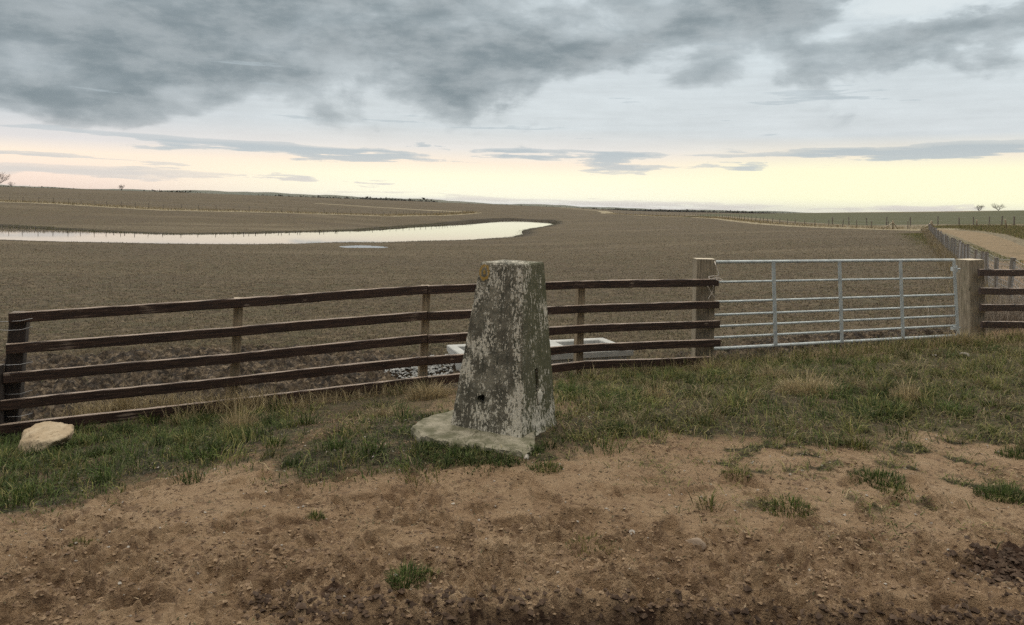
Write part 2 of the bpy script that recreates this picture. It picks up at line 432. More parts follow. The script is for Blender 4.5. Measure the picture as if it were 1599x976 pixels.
def land_z(x, y, detail=True):
    x = np.asarray(x, float); y = np.asarray(y, float)
    z = base_z(x, y)
    r = np.hypot(x, y)
    # pond bed and bank
    m = (y > 55) & (y < 330) & (x < 60)
    if m.any():
        xs, ys = x[m], y[m]
        jx = xs + .7 * fbm(xs / 4, ys / 9, 3, .5, 41); jy = ys + 1.3 * fbm(xs / 5, ys / 12, 3, .5, 47)
        d = segdist(jx, jy, POND, True)
        ins = inpoly(jx, jy, POND)
        zz = z[m]
        zin = np.minimum(zz, WZ - .035 * np.minimum(d, 6))
        zout = np.maximum(zz, WZ + .03 * np.minimum(d, 3) - .06 * np.maximum(d - 5, 0))
        z[m] = np.where(ins, zin, zout)
        dp = segdist(xs, ys, PUD, True); ip = inpoly(xs, ys, PUD)
        z[m] = np.where(ip, np.minimum(z[m], PUDZ - .04), np.where(dp < 6, np.maximum(z[m], PUDZ + .03), z[m]))
    if not detail:
        return z
    fs = sst(field_side(x, y), -.4, .5)
    # foreground sand: undulation, clods, prints
    n = (r < 30)
    if n.any():
        xs, ys, rs, f = x[n], y[n], r[n], fs[n]
        mk = masks(xs, ys)
        gr = np.clip(mk['left'] + mk['plinth'] + mk['right'], 0, 1)
        rough = sst(fbm(xs / .9, ys / .9, 3, .5, 21) + .55 * sst(ys, 4.4, 3.0) - .05, -.15, .55)
        dz = .028 * fbm(xs / 1.3, ys / 1.3, 3, .5, 1) * sst(rs, 1, 3)
        dz += (1 - f) * (1 - .5 * gr) * (.005 + .024 * rough) * fbm(xs / .13, ys / .10, 4, .55, 5)
        dz += (1 - f) * (1 - .5 * gr) * (.004 + .024 * rough) * fbm(xs / .045, ys / .035, 2, .6, 15)
        dz += (1 - f) * .012 * (.35 + rough) * np.minimum(np.abs(fbm(xs / .16, ys / .085, 4, .6, 27)) * 3 - .6, .4)
        dz += (1 - f) * .012 * rough * (fbm(xs / .33, ys / .2, 3, .5, 25, True) - .3)
        for (cx, cy, a, L, W, dep) in PRINTS:
            q = (np.abs(xs - cx) < .25) & (np.abs(ys - cy) < .25)
            if not q.any(): continue
            ax = (xs[q] - cx) * math.cos(a) + (ys[q] - cy) * math.sin(a)
            ay = -(xs[q] - cx) * math.sin(a) + (ys[q] - cy) * math.cos(a)
            rr = np.sqrt((ax / L) ** 2 + (ay / W) ** 2)
            dz[q] += -dep * sst(rr, 1.0, .75) + dep * .5 * np.exp(-((rr - 1.18) / .16) ** 2)
        for (cx, cy, rad, h) in CLODS:
            rr = np.hypot(xs - cx, ys - cy) / rad * (1 + .8 * fbm(xs / .12, ys / .12, 3, .6, 73))
            dz += np.where(rr < 2, h * (vn(xs / .05, ys / .05, 71) * .9 + vn(xs / .11, ys / .11, 72)) * sst(rr, 1.3, .5) - h * .6 * sst(rr, 1.2, .3), 0)
        # broken edge of the bank towards the viewer
        edge = 2.93 + .05 * np.sin(xs * 2.1) + .06 * fbm(xs / .6, ys / .6, 3, .45, 33) + .03 * fbm(xs / .09, ys / .09, 3, .5, 34) - .35 * sst(xs, -.4, -1.3)
        dz += -.13 * sst(ys - edge, .03, -.05) * (1 + .5 * fbm(xs / .1, ys / .1, 3, .6, 35)) * sst(rs, 1.0, 2.0)
        # field: trampled clods by the fence, finer further out
        tr = np.clip(mk['mudn'] + sst(rs, 16, 10), 0, 1)
        dz += f * (.025 + .13 * mk['mudn'] + .05 * tr) * fbm(xs / .36, ys / .26, 4, .55, 51) * sst(rs, 30, 18)
        dz += f * (.07 * mk['mudn'] + .02) * (fbm(xs / .2, ys / .13, 3, .6, 55, True) - .2) * sst(rs, 24, 14)
        z[n] += dz
    fm = (r >= 12) & (r < 400)
    if fm.any():
        xs, ys, rs = x[fm], y[fm], r[fm]
        k = fs[fm] * sst(rs, 12, 24)
        pm = ~((ys > 55) & (xs < 60) & (segdist(xs, ys, POND, True) < 3))
        z[fm] += k * pm * (.045 * fbm(xs / 1.1, ys / 1.1, 3, .6, 61) * sst(rs, 120, 40) + .06 * fbm(xs / 4, ys / 4, 2, .5, 62) * sst(rs, 12, 40) * sst(np.abs(xs), 0, 1))
    return z

def gz(x, y):
    return float(land_z(np.array([x]), np.array([y]))[0])

# ------------------------------------------------------------------ generic mesh builders
def mesh_np(name, V, loops, starts, totals, mat, smooth=False):
    me = bpy.data.meshes.new(name)
    me.vertices.add(len(V)); me.vertices.foreach_set('co', np.asarray(V, np.float32).ravel())
    me.loops.add(len(loops)); me.loops.foreach_set('vertex_index', np.asarray(loops, np.int32))
    me.polygons.add(len(starts)); me.polygons.foreach_set('loop_start', np.asarray(starts, np.int32))
    try: me.polygons.foreach_set('loop_total', np.asarray(totals, np.int32))
    except Exception: pass
    me.polygons.foreach_set('use_smooth', np.full(len(starts), smooth, bool))
    me.update(calc_edges=True)
    if mat: me.materials.append(mat)
    return me

def tag(o, label=None, cat=None, group=None, kind=None):
    if label: o['label'] = label
    if cat: o['category'] = cat
    if group: o['group'] = group
    if kind: o['kind'] = kind
    return o

def empty(name, loc):
    o = bpy.data.objects.new(name, None)
    o.location = loc
    o.empty_display_size = .2
    COL.objects.link(o)
    return o

class MB:
    """collects swept and plain pieces, then links them as one mesh object"""
    def __init__(s): s.v = []; s.f = []; s.uv = []
    def add(s, verts, faces, uvs=None):
        b = len(s.v)
        s.v += [tuple(v) for v in verts]
        for i, f in enumerate(faces):
            s.f.append([b + k for k in f])
            s.uv.append(uvs[i] if uvs else [(0, 0)] * len(f))
    def sweep(s, path, section, upv=(0, 0, 1), jit=0.0, seed=0, scale=None, cap=True):
        """section: list of (side, up) metres; path: points"""
        path = [Vector(p) for p in path]
        rr = random.Random(seed)
        upv = Vector(upv)
        n = len(section); vs = []; L = 0; Ls = []
        per = [0]
        for i in range(n):
            a, b = Vector((*section[i], 0)), Vector((*section[(i + 1) % n], 0))
            per.append(per[-1] + (b - a).length)
        uo, vo = rr.uniform(0, 50), rr.uniform(0, 50)
        for i, p in enumerate(path):
            if i: L += (p - path[i - 1]).length
            Ls.append(L)
            t = (path[min(i + 1, len(path) - 1)] - path[max(i - 1, 0)]).normalized()
            sd_ = t.cross(upv)
            if sd_.length < 1e-4: sd_ = t.cross(Vector((0, 1, 0)))
            sd_.normalize(); u2 = sd_.cross(t).normalized()
            k = scale[i] if scale else 1
            for (a, b) in section:
                j = (1 + rr.uniform(-jit, jit))
                vs.append(p + (sd_ * a + u2 * b) * k * j)
        fs = []; uv = []
        for i in range(len(path) - 1):
            for q in range(n):
                fs.append([i * n + q, i * n + (q + 1) % n, (i + 1) * n + (q + 1) % n, (i + 1) * n + q])
                uv.append([(Ls[i] + uo, per[q] + vo), (Ls[i] + uo, per[q + 1] + vo), (Ls[i + 1] + uo, per[q + 1] + vo), (Ls[i + 1] + uo, per[q] + vo)])
        if cap:
            fs.append(list(range(n))[::-1]); uv.append([(uo + section[q][0], vo + section[q][1]) for q in range(n)][::-1])
            e = (len(path) - 1) * n
            fs.append([e + q for q in range(n)]); uv.append([(uo + section[q][0], vo + section[q][1]) for q in range(n)])
        s.add(vs, fs, uv)
    def tube(s, path, r, sides=6, scale=None, jit=0, seed=0, cap=True):
        sec = [(r * math.cos(2 * math.pi * i / sides), r * math.sin(2 * math.pi * i / sides)) for i in range(sides)]
        s.sweep(path, sec, jit=jit, seed=seed, scale=scale, cap=cap)
    def build(s, name, mat, parent=None, smooth=False, org=None):
        o0 = Vector((0, 0, 0))
        if parent is not None:
            p = parent
            while p.parent: p = p.parent
            o0 = p.location
        elif org is not None:
            o0 = Vector(org)
        V = [(a - o0.x, b - o0.y, c - o0.z) for a, b, c in s.v]
        me = bpy.data.meshes.new(name)
        me.from_pydata(V, [], s.f)
        uvl = me.uv_layers.new(name='UVMap')
        flat = [c for f in s.uv for uv in f for c in uv]
        uvl.data.foreach_set('uv', flat)
        me.materials.append(mat)
        if smooth: me.polygons.foreach_set('use_smooth', [True] * len(me.polygons))
        bm = bmesh.new(); bm.from_mesh(me); bmesh.ops.recalc_face_normals(bm, faces=bm.faces); bm.to_mesh(me); bm.free()
        o = bpy.data.objects.new(name, me)
        if parent is not None: o.parent = parent
        elif org is not None: o.location = org
        COL.objects.link(o)
        return o

def rect(wd, ht, ch):
    a, b = wd / 2, ht / 2
    return [(-a + ch, -b), (a - ch, -b), (a, -b + ch), (a, b - ch), (a - ch, b), (-a + ch, b), (-a, b - ch), (-a, -b + ch)]

# ------------------------------------------------------------------ materials
def newmat(name):
    m = bpy.data.materials.new(name)
    m.use_nodes = True
    t = NT(m.node_tree)
    b = t.n['Principled BSDF']
    return m, t, b

def mat_wood(name, c1, c2, worn_skylit, wornamt, rough=.62, green=0.0):
    m, t, b = newmat(name)
    uv = t.node('ShaderNodeTexCoord').outputs['UV']
    g1 = t.noise(t.map(uv, (1.6, 26, 1)), 2.2, 6, .6, .6)
    g2 = t.noise(t.map(uv, (3, 120, 1)), 3, 3, .6)
    big = t.noise(uv, 2.3, 4, .6)
    c = t.mix(t.sm(g1, .35, .65), c1, c2)
    c = t.mix(t.m('MULTIPLY', t.sm(g2, .5, .72), .5), c, tuple(x * .4 for x in c1))
    wm = t.m('MULTIPLY', t.sm(t.m('ADD', t.m('MULTIPLY', big, .6), t.m('MULTIPLY', g1, .4)), .63 - wornamt, .72 - wornamt), .75)
    c = t.mix(wm, c, worn_skylit)
    if green:
        gm = t.m('MULTIPLY', t.sm(t.noise(uv, 5, 5, .6), .5, .7), green)
        c = t.mix(gm, c, (.09, .10, .05))
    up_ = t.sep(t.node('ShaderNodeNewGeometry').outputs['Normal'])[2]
    c = t.mix(t.m('MULTIPLY', t.sm(up_, .45, .8), .8), c, tuple(x * 1.7 for x in worn_skylit))  # upward faces paler: bleached wear, plus sky reflection put into the colour
    # knots
    v = t.node('ShaderNodeTexVoronoi'); v.feature = 'F1'
    t.put(v.inputs['Vector'], t.map(uv, (1.6, 7, 1))); v.inputs['Scale'].default_value = 1.6
    kn = t.sm(v.outputs['Distance'], .13, .05)
    c = t.mix(t.m('MULTIPLY', kn, .8), c, tuple(x * .3 for x in c1))
    v2 = t.node('ShaderNodeTexVoronoi'); v2.feature = 'F1'
    t.put(v2.inputs['Vector'], t.map(uv, (2.2, 7, 1), (3.3, 1.7, 0))); v2.inputs['Scale'].default_value = 1.3
    fl = t.sm(t.m('ADD', v2.outputs['Distance'], t.m('MULTIPLY', t.m('SUBTRACT', g1, .5), .25)), .10, .06)
    c = t.mix(t.m('MULTIPLY', fl, .7), c, worn_skylit)
    t.put(b.inputs['Base Color'], c)
    b.inputs['Roughness'].default_value = rough
    h = t.m('ADD', t.m('MULTIPLY', g1, .6), t.m('MULTIPLY', g2, .4))
    t.put(b.inputs['Normal'], t.bump(h, .55, .006))
    return m

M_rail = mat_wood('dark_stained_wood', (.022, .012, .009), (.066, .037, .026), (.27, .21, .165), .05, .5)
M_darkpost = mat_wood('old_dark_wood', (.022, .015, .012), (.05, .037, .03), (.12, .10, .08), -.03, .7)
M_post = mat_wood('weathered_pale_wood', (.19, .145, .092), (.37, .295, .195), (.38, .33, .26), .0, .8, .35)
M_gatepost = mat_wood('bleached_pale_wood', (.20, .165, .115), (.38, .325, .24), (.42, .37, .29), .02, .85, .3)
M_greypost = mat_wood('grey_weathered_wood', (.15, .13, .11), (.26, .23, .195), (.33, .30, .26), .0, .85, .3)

def mat_metal(name, c, rough, metal=.8):
    m, t, b = newmat(name)
    p = t.node('ShaderNodeTexCoord').outputs['Object']
    n = t.noise(p, 9, 6, .65)
    f = t.noise(p, 60, 3, .6)
    col = t.mix(t.sm(n, .35, .7), c, tuple(x * .72 for x in c))
    col = t.mix(t.m('MULTIPLY', t.sm(f, .58, .75), .3), col, tuple(x * .45 for x in c))
    t.put(b.inputs['Base Color'], col)
    b.inputs['Metallic'].default_value = metal
    t.put(b.inputs['Roughness'], t.sm(n, .3, .7, rough, rough + .2))
    return m
M_galv = mat_metal('galvanised_steel', (.58, .64, .65), .45, .25)
M_wire = mat_metal('fence_wire', (.42, .42, .42), .5, .4)
M_iron = mat_metal('dark_iron', (.05, .045, .04), .6, .5)

def mat_plain(name, c1, c2, scale, rough=.9, bumpd=.01, bs=None):
    m, t, b = newmat(name)
    p = t.node('ShaderNodeTexCoord').outputs['Object']
    n = t.noise(p, scale, 7, .62)
    n2 = t.noise(p, scale * 5, 5, .6)
    c = t.mix(t.sm(n, .35, .65), c1, c2)
    c = t.mix(t.m('MULTIPLY', t.sm(n2, .52, .72), .45), c, tuple(x * .45 for x in c1))
    t.put(b.inputs['Base Color'], c)
    b.inputs['Roughness'].default_value = rough
    t.put(b.inputs['Normal'], t.bump(t.m('ADD', n, t.m('MULTIPLY', n2, .5)), .7, bumpd))
    return m
M_rock = mat_plain('pale_sandstone', (.38, .29, .185), (.50, .41, .285), 5, .9, .02)
M_stone = mat_plain('pebble_stone', (.30, .27, .24), (.48, .44, .38), 9, .85, .01)
M_sandst = mat_plain('dusty_stone', (.24, .18, .13), (.36, .28, .21), 9, .9, .01)
M_gravel = mat_plain('grey_chippings', (.26, .27, .27), (.5, .5, .48), 14, .8, .01)
M_slab = mat_plain('mossy_concrete', (.13, .125, .075), (.34, .31, .235), 9, .95, .015)
M_trough = mat_plain('pale_concrete', (.42, .43, .41), (.54, .54, .52), 3, .8, .004)
M_troughin = mat_plain('wet_concrete', (.10, .11, .09), (.17, .18, .15), 4, .6, .004)
M_rope = mat_plain('pale_twine', (.55, .5, .44), (.68, .62, .56), 40, .9, .002)
M_bark = mat_plain('bare_bark', (.055, .045, .04), (.09, .075, .065), 3, .95, .01)
M_wood_far = mat_plain('winter_wood', (.05, .05, .045), (.085, .08, .07), .08, .95, .01)
M_hill = mat_plain('distant_land', (.10, .11, .08), (.15, .15, .11), .004, .95, .01)

def mat_water():
    m, t, b = newmat('pond_water')
    p = t.node('ShaderNodeTexCoord').outputs['Object']
    b.inputs['Base Color'].default_value = (.025, .022, .016, 1)
    b.inputs['Roughness'].default_value = .03
    b.inputs['IOR'].default_value = 1.33
    n = t.noise(t.map(p, (1, .5, 1)), 1.2, 4, .6)
    t.put(b.inputs['Normal'], t.bump(n, .10, .006))
    return m
M_water = mat_water()

def mat_blades(name, rough=.75):
    m, t, b = newmat(name)
    a = t.attr('tint')
    t.put(b.inputs['Base Color'], a.outputs['Color'])
    b.inputs['Roughness'].default_value = rough
    b.inputs['Specular IOR Level'].default_value = .25
    tr = t.node('ShaderNodeBsdfTranslucent')
    t.put(tr.inputs[0], a.outputs['Color'])
    mx = t.node('ShaderNodeMixShader'); mx.inputs[0].default_value = .25
    t.l.new(b.outputs[0], mx.inputs[1]); t.l.new(tr.outputs[0], mx.inputs[2])
    t.l.new(mx.outputs[0], t.n['Material Output'].inputs[0])
    return m
M_blades = mat_blades('grass_blades')

def mat_ground():
    m, t, b = newmat('open_ground')
    geo = t.node('ShaderNodeNewGeometry').outputs['Position']
    p = t.map(geo, (1, 1, 1))
    A = t.sep(t.attr('cover_a').outputs['Vector'])
    B = t.sep(t.attr('cover_b').outputs['Vector'])
    C = t.sep(t.attr('cover_c').outputs['Vector'])
    big = t.noise(p, .55, 6, .6)
    med = t.noise(p, 4.5, 8, .65)
    fin = t.noise(p, 28, 6, .68)
    grit = t.noise(p, 150, 3, .6)
    wide = t.noise(p, .04, 5, .6)
    # brown stubble field
    fmix = t.m('ADD', t.m('MULTIPLY', med, .5), t.m('MULTIPLY', fin, .5))
    field = t.ramp(fmix, [(.38, (.020, .014, .008)), (.47, (.078, .057, .033)), (.54, (.142, .108, .064)), (.63, (.29, .23, .15))])
    field = t.mix(t.m('MULTIPLY', t.sm(t.noise(p, 1.3, 5, .6), .46, .62), .5), field, (.105, .098, .055))
    field = t.mix(t.m('MULTIPLY', t.sm(wide, .4, .65), .35), field, (.10, .078, .058))
    px_, py_, pz_ = t.sep(geo)
    tl = t.m('ADD', px_, t.m('MULTIPLY', py_, .32))
    tw = t.m('ABSOLUTE', t.m('SUBTRACT', t.m('FRACT', t.m('DIVIDE', t.m('ADD', tl, t.m('MULTIPLY', wide, 6.0)), 13.0)), .5))
    field = t.mix(t.m('MULTIPLY', t.sm(tw, .05, .0), t.m('MULTIPLY', t.sm(t.noise(p, .25, 4, .6), .42, .6), .45)), field, (.075, .056, .036))
    field = t.mix(t.m('MULTIPLY', t.sm(t.noise(t.map(geo, (.6, 2.2, 1)), .05, 5, .6), .48, .66), .55), field, (.17, .135, .086))
    # sand
    sand = t.ramp(t.m('ADD', t.m('MULTIPLY', big, .35), t.m('ADD', t.m('MULTIPLY', med, .35), t.m('MULTIPLY', fin, .3))),
                  [(.37, (.165, .102, .056)), (.45, (.295, .196, .116)), (.53, (.365, .254, .154)), (.62, (.45, .33, .215))])
    sand = t.mix(t.m('MULTIPLY', t.sm(fin, .60, .68), .4), sand, (.12, .07, .042))
    # soil under grass
    soil = t.mix(t.sm(fmix, .44, .60), (.030, .027, .013), (.13, .105, .056))
    # trampled mud
    mvec = t.map(geo, (.8, 1.5, 1), (3, 5, 1))
    mn = t.m('ADD', t.m('MULTIPLY', t.noise(mvec, 7.0, 6, .66, .5), .7), t.m('MULTIPLY', fin, .3))
    mud = t.ramp(mn, [(.40, (.014, .010, .006)), (.48, (.045, .031, .019)), (.54, (.118, .086, .054)), (.61, (.26, .20, .135))])
    green = t.mix(t.sm(fmix, .42, .58), (.058, .062, .028), (.125, .125, .066))
    pale = t.mix(t.sm(fmix, .4, .6), (.24, .20, .125), (.40, .345, .235))
    track = t.mix(t.sm(fmix, .42, .6), (.20, .145, .085), (.35, .265, .165))
    track = t.mix(t.m('MULTIPLY', t.sm(t.noise(p, .9, 6, .65), .5, .6), .5), track, (.16, .125, .07))
    c = field
    ed = t.m('MULTIPLY', t.m('SUBTRACT', t.m('ADD', t.m('MULTIPLY', med, .5), t.m('MULTIPLY', fin, .5)), .5), 1.6)
    def lay(c, mask, col, lo=.3, hi=.7):
        return t.mix(t.sm(t.m('ADD', mask, ed), lo, hi), c, col)
    c = lay(c, B[0], green)
    c = lay(c, B[1], pale, .35, .8)
    c = lay(c, A[2], mud)
    c = lay(c, A[0], sand)
    c = lay(c, A[1], soil, .3, .9)
    c = lay(c, B[2], track)
    # crisp scuffs where the dry crust is trodden through
    sv = t.map(geo, (1, 1.35, 1), (4, 8, 2))
    sc = t.noise(sv, 8.5, 9, .70, .4)
    scm = t.m('MULTIPLY', t.sm(t.m('ADD', sc, t.m('MULTIPLY', C[2], .07)), .585, .615), t.m('MULTIPLY', A[0], .62))
    c = t.mix(scm, c, t.mix(t.sm(fin, .4, .6), (.115, .068, .040), (.20, .13, .08)))
    # damp dark soil
    wet = t.sm(t.m('ADD', C[0], ed), .3, .8)
    c = t.mix(wet, c, t.mix(t.sm(fin, .4, .62), (.058, .033, .021), (.115, .070, .045)))
    c = t.mix(t.m('MULTIPLY', C[1], .9), c, (.035, .03, .024))
    t.put(b.inputs['Base Color'], c)
    t.put(b.inputs['Roughness'], t.sm(t.m('ADD', A[2], t.m('MULTIPLY', ed, .6)), .3, .9, .95, .78))
    b.inputs['Specular IOR Level'].default_value = .3
    h = t.m('ADD', t.m('MULTIPLY', fin, .55), t.m('ADD', t.m('MULTIPLY', med, .6), t.m('MULTIPLY', grit, .16)))
    t.put(b.inputs['Normal'], t.bump(h, 1.0, .07))
    return m
M_ground = mat_ground()

# ------------------------------------------------------------------ ground sheet
def build_ground():
    rad = np.concatenate([np.linspace(.25, 1.9, 14), np.exp(np.linspace(math.log(2.0), math.log(4.2), 270)), np.exp(np.linspace(math.log(4.22), math.log(30), 420))[0:],
                          np.exp(np.linspace(math.log(30.2), math.log(330), 330)), np.exp(np.linspace(math.log(335), math.log(14000), 100))])
    azd = np.linspace(-46, 46, 980)
    azc = np.concatenate([np.arange(-180, -46, 4.0), azd, np.arange(50, 180, 4.0)])
    a = np.radians(azc)
    RR, AA = np.meshgrid(rad, a, indexing='ij')
    X = (RR * np.sin(AA)); Y = (RR * np.cos(AA))
    nr, na = X.shape
    x, y = X.ravel(), Y.ravel()
    z = land_z(x, y)
    V = np.stack([x, y, z], 1)
    V = np.vstack([V, [[0, 0, -.13]]])
    i, j = np.meshgrid(np.arange(nr - 1), np.arange(na), indexing='ij')
    j2 = (j + 1) % na
    q = np.stack([i * na + j, i * na + j2, (i + 1) * na + j2, (i + 1) * na + j], -1).reshape(-1, 4)[:, ::-1]
    cap = np.stack([np.full(na, nr * na), np.arange(na), (np.arange(na) + 1) % na], 1)[:, ::-1]
    loops = np.concatenate([q.ravel(), cap.ravel()])
    starts = np.concatenate([np.arange(len(q)) * 4, len(q) * 4 + np.arange(na) * 3])
    tot = np.concatenate([np.full(len(q), 4), np.full(na, 3)])
    me = mesh_np('ground', V, loops, starts, tot, M_ground, True)
    # cover weights
    x = V[:, 0]; y = V[:, 1]; r = np.hypot(x, y)
    n = len(x)
    ca = np.zeros((n, 3), np.float32); cb = np.zeros((n, 3), np.float32); cc = np.zeros((n, 3), np.float32)
    fs = field_side(x, y)
    nm = r < 40
    mk = masks(x[nm], y[nm])
    side = sst(fs[nm], .15, -.35)
    grass = np.clip(mk['left'] + mk['plinth'] + mk['right'] * .85 + mk['mid'] * .8 + 1.1 * mk['sparse'] * sst(fbm(x[nm] / .35, y[nm] / .35, 3, .6, 201) + .5 * fbm(x[nm] / 1.2, y[nm] / 1.2, 3, .6, 205), -.05, .45), 0, 1)
    ca[nm, 0] = side
    ca[nm, 1] = grass * side
    ca[nm, 2] = np.clip(mk['mudn'] + .35 * sst(fs[nm], 5, 0) * (1 - side), 0, 1) * np.maximum(sst(fs[nm], -1.2, -.2), 0)
    xs, ys = x[nm], y[nm]
    edge = 2.93 + .05 * np.sin(xs * 2.1) + .06 * fbm(xs / .6, ys / .6, 3, .45, 33) + .03 * fbm(xs / .09, ys / .09, 3, .5, 34) - .35 * sst(xs, -.4, -1.3)
    wet = (.66 + .6 * fbm(xs / .07, ys / .05, 3, .6, 87)) * sst(ys - edge, .07, -.05) + .42 * sst(fbm(xs / .22, ys / .12, 6, .75, 81) + .40 * sst(ys, 4.1, 3.0), .50, .70) * side
    for (cx, cy, rad_, h) in CLODS:
        wet = np.maximum(wet, 1.0 * sst(np.hypot(xs - cx, ys - cy) / rad_ * (1 + .8 * fbm(xs / .12, ys / .12, 3, .6, 73)), 1.3, .4))
    cc[nm, 0] = np.clip(wet, 0, 1)
    cc[nm, 2] = sst(fbm(xs / .9, ys / .9, 3, .5, 21) + .55 * sst(ys, 4.4, 3.0) - .05, -.25, .55)
    # far cover
    fm = r > 20
    xs, ys, rs = x[fm], y[fm], r[fm]
    wx = xs + .02 * rs * fbm(xs / (rs * .1), ys / (rs * .1), 2, .5, 91) * .3
    cb[fm, 0] = inpoly(wx, ys, P_green_far)
    dl = np.minimum(segdist(xs, ys, LINE_hill), np.minimum(segdist(xs, ys, LINE_far) - .5, np.minimum(segdist(xs, ys, LINE_cross), segdist(xs, ys, LINE_mid2) + .6)))
    pl = sst(dl, 4.2, 2.2)
    pl = np.maximum(pl, .42 * sst(np.abs(segdist(xs, ys, LINE_shore) - 6), 6, 3) * (rs < 140))
    beyond = (field_side(xs, ys) < 0) & (xs > 8)
    pl = np.maximum(pl, beyond * .55)
    cb[fm, 1] = pl * (1 - cb[fm, 0])
    cb[fm, 2] = inpoly(wx, ys, TRACK)
    d = segdist(xs, ys, POND, True)
    dark = sst(d + 1.2 * fbm(xs / 3, ys / 5, 3, .6, 95), 3.0, .4) * .8 * ((ys > 60) & (ys < 300) & (xs < 60))
    cc[fm, 1] = dark
    for nm_, arr in (('cover_a', ca), ('cover_b', cb), ('cover_c', cc)):
        at_ = me.attributes.new(nm_, 'FLOAT_VECTOR', 'POINT')
        at_.data.foreach_set('vector', arr.ravel())
    o = bpy.data.objects.new('ground', me)
    COL.objects.link(o)
    o['kind'] = 'structure'
    return o
build_ground()

def water_sheet(name, poly, z, grow):
    c = poly.mean(0)
    me = bpy.data.meshes.new(name)
    bm = bmesh.new()
    n = len(poly)
    # slight outward growth so the banks cut the waterline
    vs = []
    for i in range(n):
        p0, p1 = poly[i - 1], poly[(i + 1) % n]
        t = np.array([p1[0] - p0[0], p1[1] - p0[1]]); t /= np.linalg.norm(t)
        s = 1 if area(poly) < 0 else -1
        nrm = np.array([-t[1], t[0]]) * s
        vs.append(bm.verts.new((poly[i][0] + nrm[0] * grow, poly[i][1] + nrm[1] * grow, z)))
    f = bm.faces.new(vs)
    bmesh.ops.triangulate(bm, faces=[f])
    bmesh.ops.recalc_face_normals(bm, faces=bm.faces)
    for f in bm.faces:
        if f.normal.z < 0: f.normal_flip()
    bm.to_mesh(me); bm.free()
    me.materials.append(M_water)
    o = bpy.data.objects.new(name, me)
    COL.objects.link(o)
    o['kind'] = 'structure'
    return o
def area(p):
    return 0.5 * sum(p[i][0] * p[(i + 1) % len(p)][1] - p[(i + 1) % len(p)][0] * p[i][1] for i in range(len(p)))
water_sheet('water', POND, WZ, 2.5)
water_sheet('water', PUD, PUDZ, .4)

# far hills
def build_hills():
    pxs = np.linspace(-900, 2400, 240)
    prof = np.interp(pxs, [-900, -300, 0, 60, 200, 320, 400, 600, 700, 800, 1000, 1200, 1400, 2400], [16, 17, 14.5, 12.5, 11.5, 11.5, 11.5, 7.5, 4.5, 1.5, -1.0, -1.5, -3, -3])
    rows = [(2900, 0.0), (3100, .55), (3400, .95), (3600, 1.0), (3900, .85), (4600, 0)]
    V = []
    for d, k in rows:
        for i, px in enumerate(pxs):
            a = (px - 800) / F
            e = prof[i] + 2.2 * float(vn(np.array([px / 90.]), np.array([2.]), 5)[0]) + .9 * float(vn(np.array([px / 23.]), np.array([7.]), 6)[0])
            top = CAMZ + e * 3500 / F
            lo = -30
            V.append((a * d, d, lo + (top - lo) * k))
    n = len(pxs)
    fs = [[r * n + i, r * n + i + 1, (r + 1) * n + i + 1, (r + 1) * n + i] for r in range(len(rows) - 1) for i in range(n - 1)]
    me = bpy.data.meshes.new('hills')
    me.from_pydata(V, [], fs)
    me.polygons.foreach_set('use_smooth', [True] * len(me.polygons))
    me.materials.append(M_hill)
    o = bpy.data.objects.new('hills', me); COL.objects.link(o); o['kind'] = 'structure'
build_hills()

# distant woods and hedges: leaf-sized faces in low elongated masses
def build_woods():
    V = []; T = []
    def mass(px0, px1, d, h, dens=1.0, depth=12):
        x0 = (px0 - 800) / F * d; x1 = (px1 - 800) / F * d
        n = int((x1 - x0) * h * 4 * dens) + 30
        for _ in range(n):
            x = RNG.uniform(x0, x1); y = d + RNG.normal(0, depth)
            hh = h * (.45 + .55 * (0.5 + .5 * float(vn(np.array([x / (h * 1.5)]), np.array([d * .1]), 8)[0])))
            edge = min(1, (x - x0) / (h * 1.2), (x1 - x) / (h * 1.2))
            z = RNG.uniform(0, hh) * max(.25, edge)
            T.append((x, y, z))
            V.append(h * RNG.uniform(.08, .2))
    mass(60, 112, 520, 3.2); mass(240, 325, 500, 3.2); mass(318, 345, 520, 2); mass(390, 500, 560, 3.6); mass(470, 690, 620, 5.0, .8); mass(0, 60, 540, 3.5)
    mass(560, 640, 560, 4); mass(120, 240, 560, 2.5, .7); mass(640, 960, 720, 4.5, .6)
    mass(1000, 1210, 1300, 6.5, .6, 30); mass(1130, 1175, 800, 4.5, .8); mass(945, 1100, 1700, 8, .5, 40); mass(1200, 1330, 900, 3.5, .5)
    c = np.array(T); s = np.array(V)
    c[:, 2] += base_z(c[:, 0], c[:, 1]) - .3
    n = len(c)
    off = RNG.normal(0, 1, (n, 3, 3)) * s[:, None, None]
    P = (c[:, None, :] + off).reshape(-1, 3)
    me = mesh_np('distant_wood', P, np.arange(n * 3), np.arange(n) * 3, np.full(n, 3), M_wood_far)
    o = bpy.data.objects.new('distant_wood', me); COL.objects.link(o)
    tag(o, 'dark far-off hedges and woods in a low broken line along the horizon', 'woodland', kind='stuff')
build_woods()

